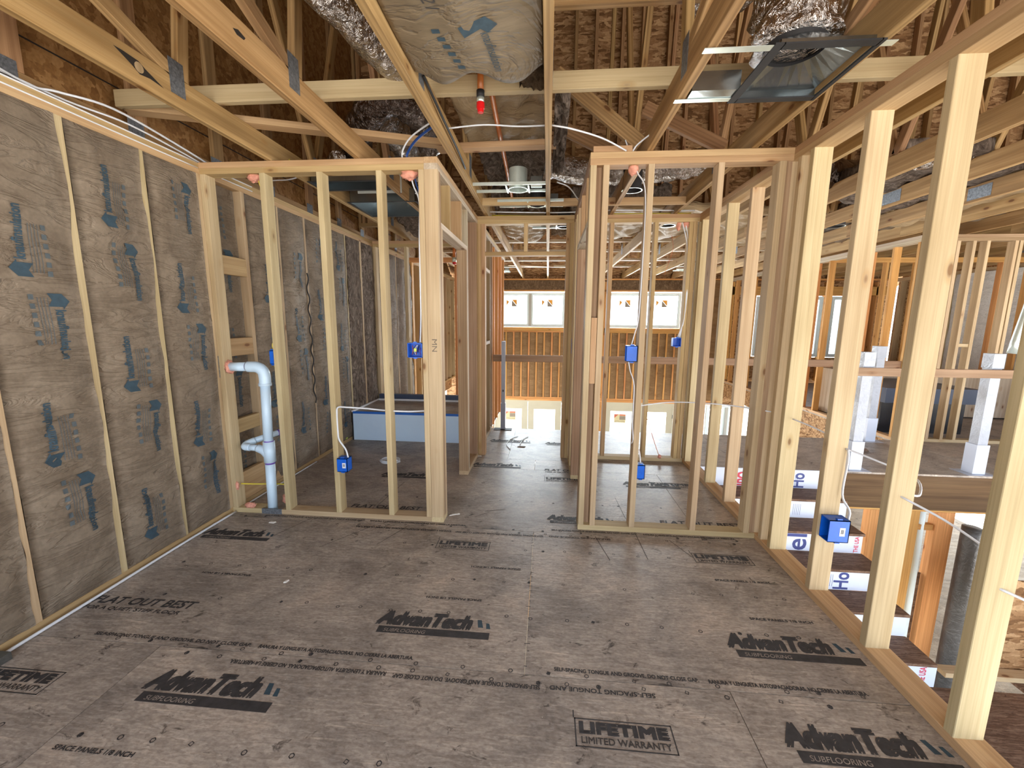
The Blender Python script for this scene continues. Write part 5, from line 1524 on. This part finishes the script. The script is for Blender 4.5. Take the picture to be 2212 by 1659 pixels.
# ================================================================== TUB DECK
td = thing('tub_deck', 'low tub deck with glossy white front and blue tape edge in the left room', 'tub', (-1.6, 4.73, 0))
MB().box(-2.35, -0.86, 4.73, 4.745, 0.004, 0.335).link('front_panel', 'tub', td)
MB().box(-2.35, -0.86, 4.726, 4.746, 0.335, 0.362).link('tape_strip', 'tape', td)
MB().box(-2.34, -0.86, 4.747, 5.50, 0.33, 0.352).link('top_board', 'subfloor', td)
MB().box(-2.366, -2.345, 4.73, 5.52, 0.352, 0.372).link('side_rim', 'white', td)
MB().box(-2.34, -0.86, 5.495, 5.515, 0.345, 0.375).link('back_rim', 'white', td)
MB().box(-2.34, -0.86, 5.52, 5.59, 0.345, 0.435).link('back_ledge', 'film', td)
MB().box(-2.37, -2.352, 4.735, 4.80, 0.0, 0.33).link('side_trim', 'black', td)
tag(MB().box(-2.385, -2.375, 4.58, 4.62, 0.05, 0.5).link('marker_strip', 'green_mark'), 'yellow-green strip standing in the corner beside the tub deck', 'strip')

# ================================================================== STAIRS AND LANDING
board('edge_beam', 2.99, 4.40, 4.235, 4.28, -0.375, -0.019, 'lvl', floor)
board('edge_beam', 1.56, 2.98, 4.262, 4.30, -0.34, -0.019, 'lvl', floor)
st = thing('staircase', 'straight flight of board treads with white wrapped risers beyond the open studs', 'staircase', (2.2, 3.5, -1.2))
RUN, RS = 0.265, 0.193
words = [[('IPO', 'wrap_red', 2.125, 0.15, 0.145), ('Ho', 'wrap_blue', 2.63, 0.12, 0.15)], [], [('el', 'wrap_blue', 2.385, 0.17, 0.15), ('THE USA', 'wrap_red', 2.83, 0.035, 0.15)], [('Ho', 'wrap_blue', 2.59, 0.115, 0.15)], [], [('THE USA', 'wrap_red', 2.81, 0.045, 0.15)]]
SX0, SX1 = 1.60, 2.86
for k in range(6):
    yf = 4.235 - RUN * k
    zt = -RS * k
    r = MB().box(SX0, SX1 + (0.02 if k % 2 else 0), yf - 0.012, yf, zt - RS + 0.001, zt - 0.023 if k else zt - 0.001).link('riser', 'wrap', st)
    zz = zt - RS
    if k < 5:
        MB().box(SX0, SX1 + 0.01, yf - RUN - 0.024, yf - 0.013, zz - 0.022, zz).link('tread', 'tread', st)
    for wd, mt, xx, wx, wz in words[k]:
        p = Print((xx, yf - 0.0125, zz + 0.010), (0, 0, 1), (-1, 0, 0), 0.0008)
        p.n = V((0, -1, 0))
        p.text(wd, 0, 0, wz, wx, 0.0, 0.003 if wx > 0.1 else 0.0008)
        p.link('printed_lettering', mt, r)
    for j in range(5):
        p = Print((2.40 + j * 0.016 + (0.1 if k == 0 else 0) + 0.1 * (k == 2), yf - 0.0125, zz + 0.03), (0, 0, 1), (-1, 0, 0), 0.0008); p.n = V((0, -1, 0))
        p.rect(0, 0.11, 0, 0.0025); p.link('printed_lines', 'wrap_blue', r)
board('stringer', SX0 - 0.045, SX0 - 0.003, 2.9, 4.23, -1.40, -1.18, 'plate', st, axis='y')
for xs_ in (1.58, 2.84):
    beam('stringer', (xs_ + 0.02, 4.22, -0.33), (xs_ + 0.02, 3.02, -1.20), 0.038, 0.16, (1, 0, 0), 'plate', st)
LZ = -RS * 6 - 0.005
landing = thing('stair_landing', 'lower brown stair landing seen through the nearest right studs', 'stair landing', (2.8, 2.3, LZ))
MB().box(1.60, 3.52, -0.2, 2.905, LZ - 0.02, LZ).link('landing_panel', 'tread', landing)
MB().box(3.525, 5.2, -0.2, 3.05, LZ - 0.02, LZ).link('landing_panel', 'tread', landing)
for k in range(4):
    board('landing_joist', 1.62, 5.15, 0.0 + k * 0.9, 0.038 + k * 0.9, LZ - 0.24, LZ - 0.021, 'plate', landing, axis='x')

# newel posts wrapped in film, rails
def newel(x, y, label, h=1.20, z0=0.0):
    n = thing('newel_post', label, 'newel post', (x, y, z0), 'wrapped newel posts')
    MB().box(x - 0.045, x + 0.045, y - 0.045, y + 0.045, z0, z0 + h - 0.02).link('post', 'sheet', n)
    MB().box(x - 0.058, x + 0.058, y - 0.058, y + 0.058, z0 + 0.004, z0 + 0.30).link('base_wrap', 'wrap', n)
    MB().box(x - 0.13, x + 0.13, y - 0.10, y + 0.10, z0, z0 + 0.003).link('foot_sheet', 'sheet', n)
    MB().box(x - 0.052, x + 0.052, y - 0.052, y + 0.052, z0 + h - 0.14, z0 + h).link('top_wrap', 'sheet', n)
    return n
newel(3.14, 4.335, 'film-wrapped newel post at the top of the stairs, left one on the landing edge')
newel(4.30, 4.345, 'film-wrapped newel post at the right end of the landing edge')
newel(4.09, 5.452, 'film-wrapped newel post standing farther back beside the wing wall')
tag(board('guard_rail', -0.73, 4.40, 5.501, 5.539, 0.925, 1.014, 'grey_wood'), 'long flat guard board across the open edge at the hallway end', 'guard rail')
tag(board('guard_rail', 2.95, 4.42, 4.251, 4.289, 0.970, 1.050, 'grey_wood'), 'shorter guard board along the stair opening, fixed to the near newel posts', 'guard rail')
gp = thing('guard_post', 'grey metal guard post with foot plate standing at the hallway end', 'post', (-0.52, 5.42, 0))
MB().box(-0.605, -0.555, 5.45, 5.50, 0, 1.20).link('tube', 'post', gp)
MB().box(-0.612, -0.548, 5.443, 5.507, 0.0, 0.36).link('sleeve', 'post', gp)
MB().box(-0.70, -0.46, 5.38, 5.50, 0.0, 0.006).link('foot_plate', 'black', gp)
MB().box(-0.588, -0.572, 5.4415, 5.4425, 0.52, 0.55).link('pin_hole', 'black', gp)
tube('long_conduit', [(4.62, 4.4, 2.5), (4.60, 4.4, 1.9), (4.50, 4.4, 1.2)], 0.035, 'strap', seg=16)
tag(bpy.data.objects['long_conduit'], 'shiny metal conduit rising right of the right newel post', 'conduit')

# lower level framing seen between the studs
lo2 = stud_wall('stud_wall', 'lower level wall of wide orange studs under the landing beam', (3.8, 4.30, LOW))
for x0_, x1_ in ((3.35, 3.49), (3.67, 3.83), (3.99, 4.16)):
    board('stud', x0_, x1_, 4.285, 4.375, LOW, -0.415, 'fir_lit', lo2)
board('stud', 3.492, 3.53, 4.285, 4.375, LOW, -0.415, 'grey_wood', lo2)  # dark right side of the first stud, its shade given as a darker board
board('top_plate', 3.0, 4.45, 4.285, 4.375, -0.414, -0.376, 'fir_lit', lo2)
board('blocking', 3.835, 3.985, 4.30, 4.36, -0.62, -0.56, 'fir_lit', lo2, axis='x')
MB().box(3.86, 3.98, 4.34, 4.352, LOW, -1.12).link('board_panel', 'tread', lo2)
lo3 = stud_wall('stud_wall', 'short stud wall standing on the lower landing at the right edge', (3.9, 3.1, LZ))
board('bottom_plate', 3.05, 5.2, 3.0, 3.089, LZ, LZ + PT, 'stud', lo3)
for x in (3.30, 3.72, 4.1, 4.5):
    board('stud', x, x + 0.05, 3.0, 3.089, LZ + PT, -0.42, 'fir_lit', lo3)
MB().box(3.26, 5.2, 3.10, 3.11, LZ, -0.40).link('sheathing', 'osb', lo3)
dd = tag(tube('round_duct', [(4.25, 4.20, LOW), (4.25, 4.20, -1.2), (4.25, 4.20, -0.52)], 0.075, 'duct_grey', seg=20), 'dark lead-grey insulated duct standing behind the stair framing', 'duct')
tag(tube('vent_pipe', [(3.885, 4.33, -0.4), (3.885, 4.31, -1.4), (3.885, 4.31, LOW)], 0.03, 'vinyl', seg=14), 'white vent pipe among the lower level studs', 'pipe')
tag(tube('capped_pipe', [(4.05, 2.86, LZ), (4.05, 2.86, -0.75)], 0.028, 'orange_pipe', seg=14), 'orange pipe with a pale top standing on the lower landing at the right edge', 'pipe')
for k, (x, z) in enumerate(((3.6, -2.0), (5.0, -1.7))):
    pass

# black tub shell in the right wing
bt2 = thing('bathtub', 'black bathtub shell with slate apron behind the right wing studs', 'bathtub', (5.6, 6.0, 0))
MB().box(4.55, 5.60, 5.90, 6.9, 0.0, 0.42).link('tub_body', 'tub_dark', bt2)
MB().box(4.55, 5.72, 5.85, 6.92, 0.42, 0.62).link('apron', 'film', bt2)
tb3 = thing('tub_platform', 'pale board platform behind the black tub', 'platform', (6.2, 7.0, 0))
MB().box(4.6, 7.9, 6.95, 7.28, 0.02, 0.74).link('platform_box', 'white_wood', tb3)

# debris on the floor
db = MB(); rr = random.Random(11)
def crumb(x, y, s, z=0.0):
    a = rr.random() * 3; h = s * 0.4
    pts = [(math.cos(a + k * 1.9 + rr.random() * .6) * s * rr.uniform(.5, 1), math.sin(a + k * 1.9) * s * rr.uniform(.5, 1)) for k in range(3)]
    b = [(x + p[0], y + p[1], z + 0.0005) for p in pts]
    db.add(b + [(x, y, z + h)], [(0, 1, 2), (0, 1, 3), (1, 2, 3), (2, 0, 3)])
for k in range(330):
    if rr.random() < 0.45:
        x, y = rr.uniform(-2.33, -1.3), rr.uniform(2.1, 2.77)
    elif rr.random() < 0.5:
        x, y = rr.uniform(-2.34, -0.9), rr.uniform(2.9, 4.7)
    else:
        x, y = rr.uniform(-2.2, 1.4), rr.uniform(0.8, 2.75)
    crumb(x, y, rr.uniform(0.002, 0.0045))
for k in range(160):
    crumb(rr.uniform(-2.3, -1.7), 4.70 - abs(rr.gauss(0, 0.12)), rr.uniform(0.003, 0.006))
tag(db.link('sawdust_crumbs', 'debris'), 'scattered pale wood crumbs on the subfloor', 'debris', None, 'stuff')
def scrap(x, y, pts, mat, label, name='wood_scrap', h=0.008):
    m = MB(); n = len(pts)
    m.v = [V((x + a, y + b, 0.0006)) for a, b in pts] + [V((x + a * .8, y + b * .8, h)) for a, b in pts]
    m.f = [tuple(range(n - 1, -1, -1)), tuple(range(n, 2 * n))] + [(i, (i + 1) % n, n + (i + 1) % n, n + i) for i in range(n)]
    tag(m.link(name, mat), label, 'scrap')
scrap(-0.67, 2.92, [(-0.05, -0.03), (-0.01, -0.012), (0.03, 0.008), (0.025, 0.02), (-0.01, 0.01)], 'debris', 'pale curled chip on the floor beside the left hallway corner')
scrap(-1.98, 2.66, [(-0.02, -0.01), (0.02, -0.012), (0.03, 0.008), (-0.015, 0.014)], 'debris', 'crumpled grey scrap on the floor in front of the pipe notch')
scrap(-1.45, 2.02, [(-0.008, -0.014), (0.008, -0.01), (0.012, 0.014), (-0.004, 0.008)], 'debris', 'tiny pale scrap on the floor in the left middle of the room')
scrap(-0.28, 4.68, [(-0.05, -0.012), (0.045, -0.016), (0.055, 0.01), (-0.03, 0.018)], 'tread', 'thin brown wood scrap on the hallway floor')
scrap(3.62, 4.98, [(-0.14, -0.02), (0.14, -0.03), (0.16, 0.0), (-0.10, 0.03)], 'tread', 'pile of thin brown scraps on the landing between the newel posts', h=0.03)
scrap(-0.82 + 0.1, 4.30, [(-0.02, -0.02), (0.03, -0.015), (0.025, 0.015), (-0.02, 0.012)], 'debris', 'pale chip at the foot of the cross wall jamb')
oo = MB().box(-2.36, -2.30, 1.32, 1.40, 0.001, 0.035).link('metal_shim', 'steel', None)
tag(oo, 'small metal block at the foot of the left wall near the left edge', 'block')
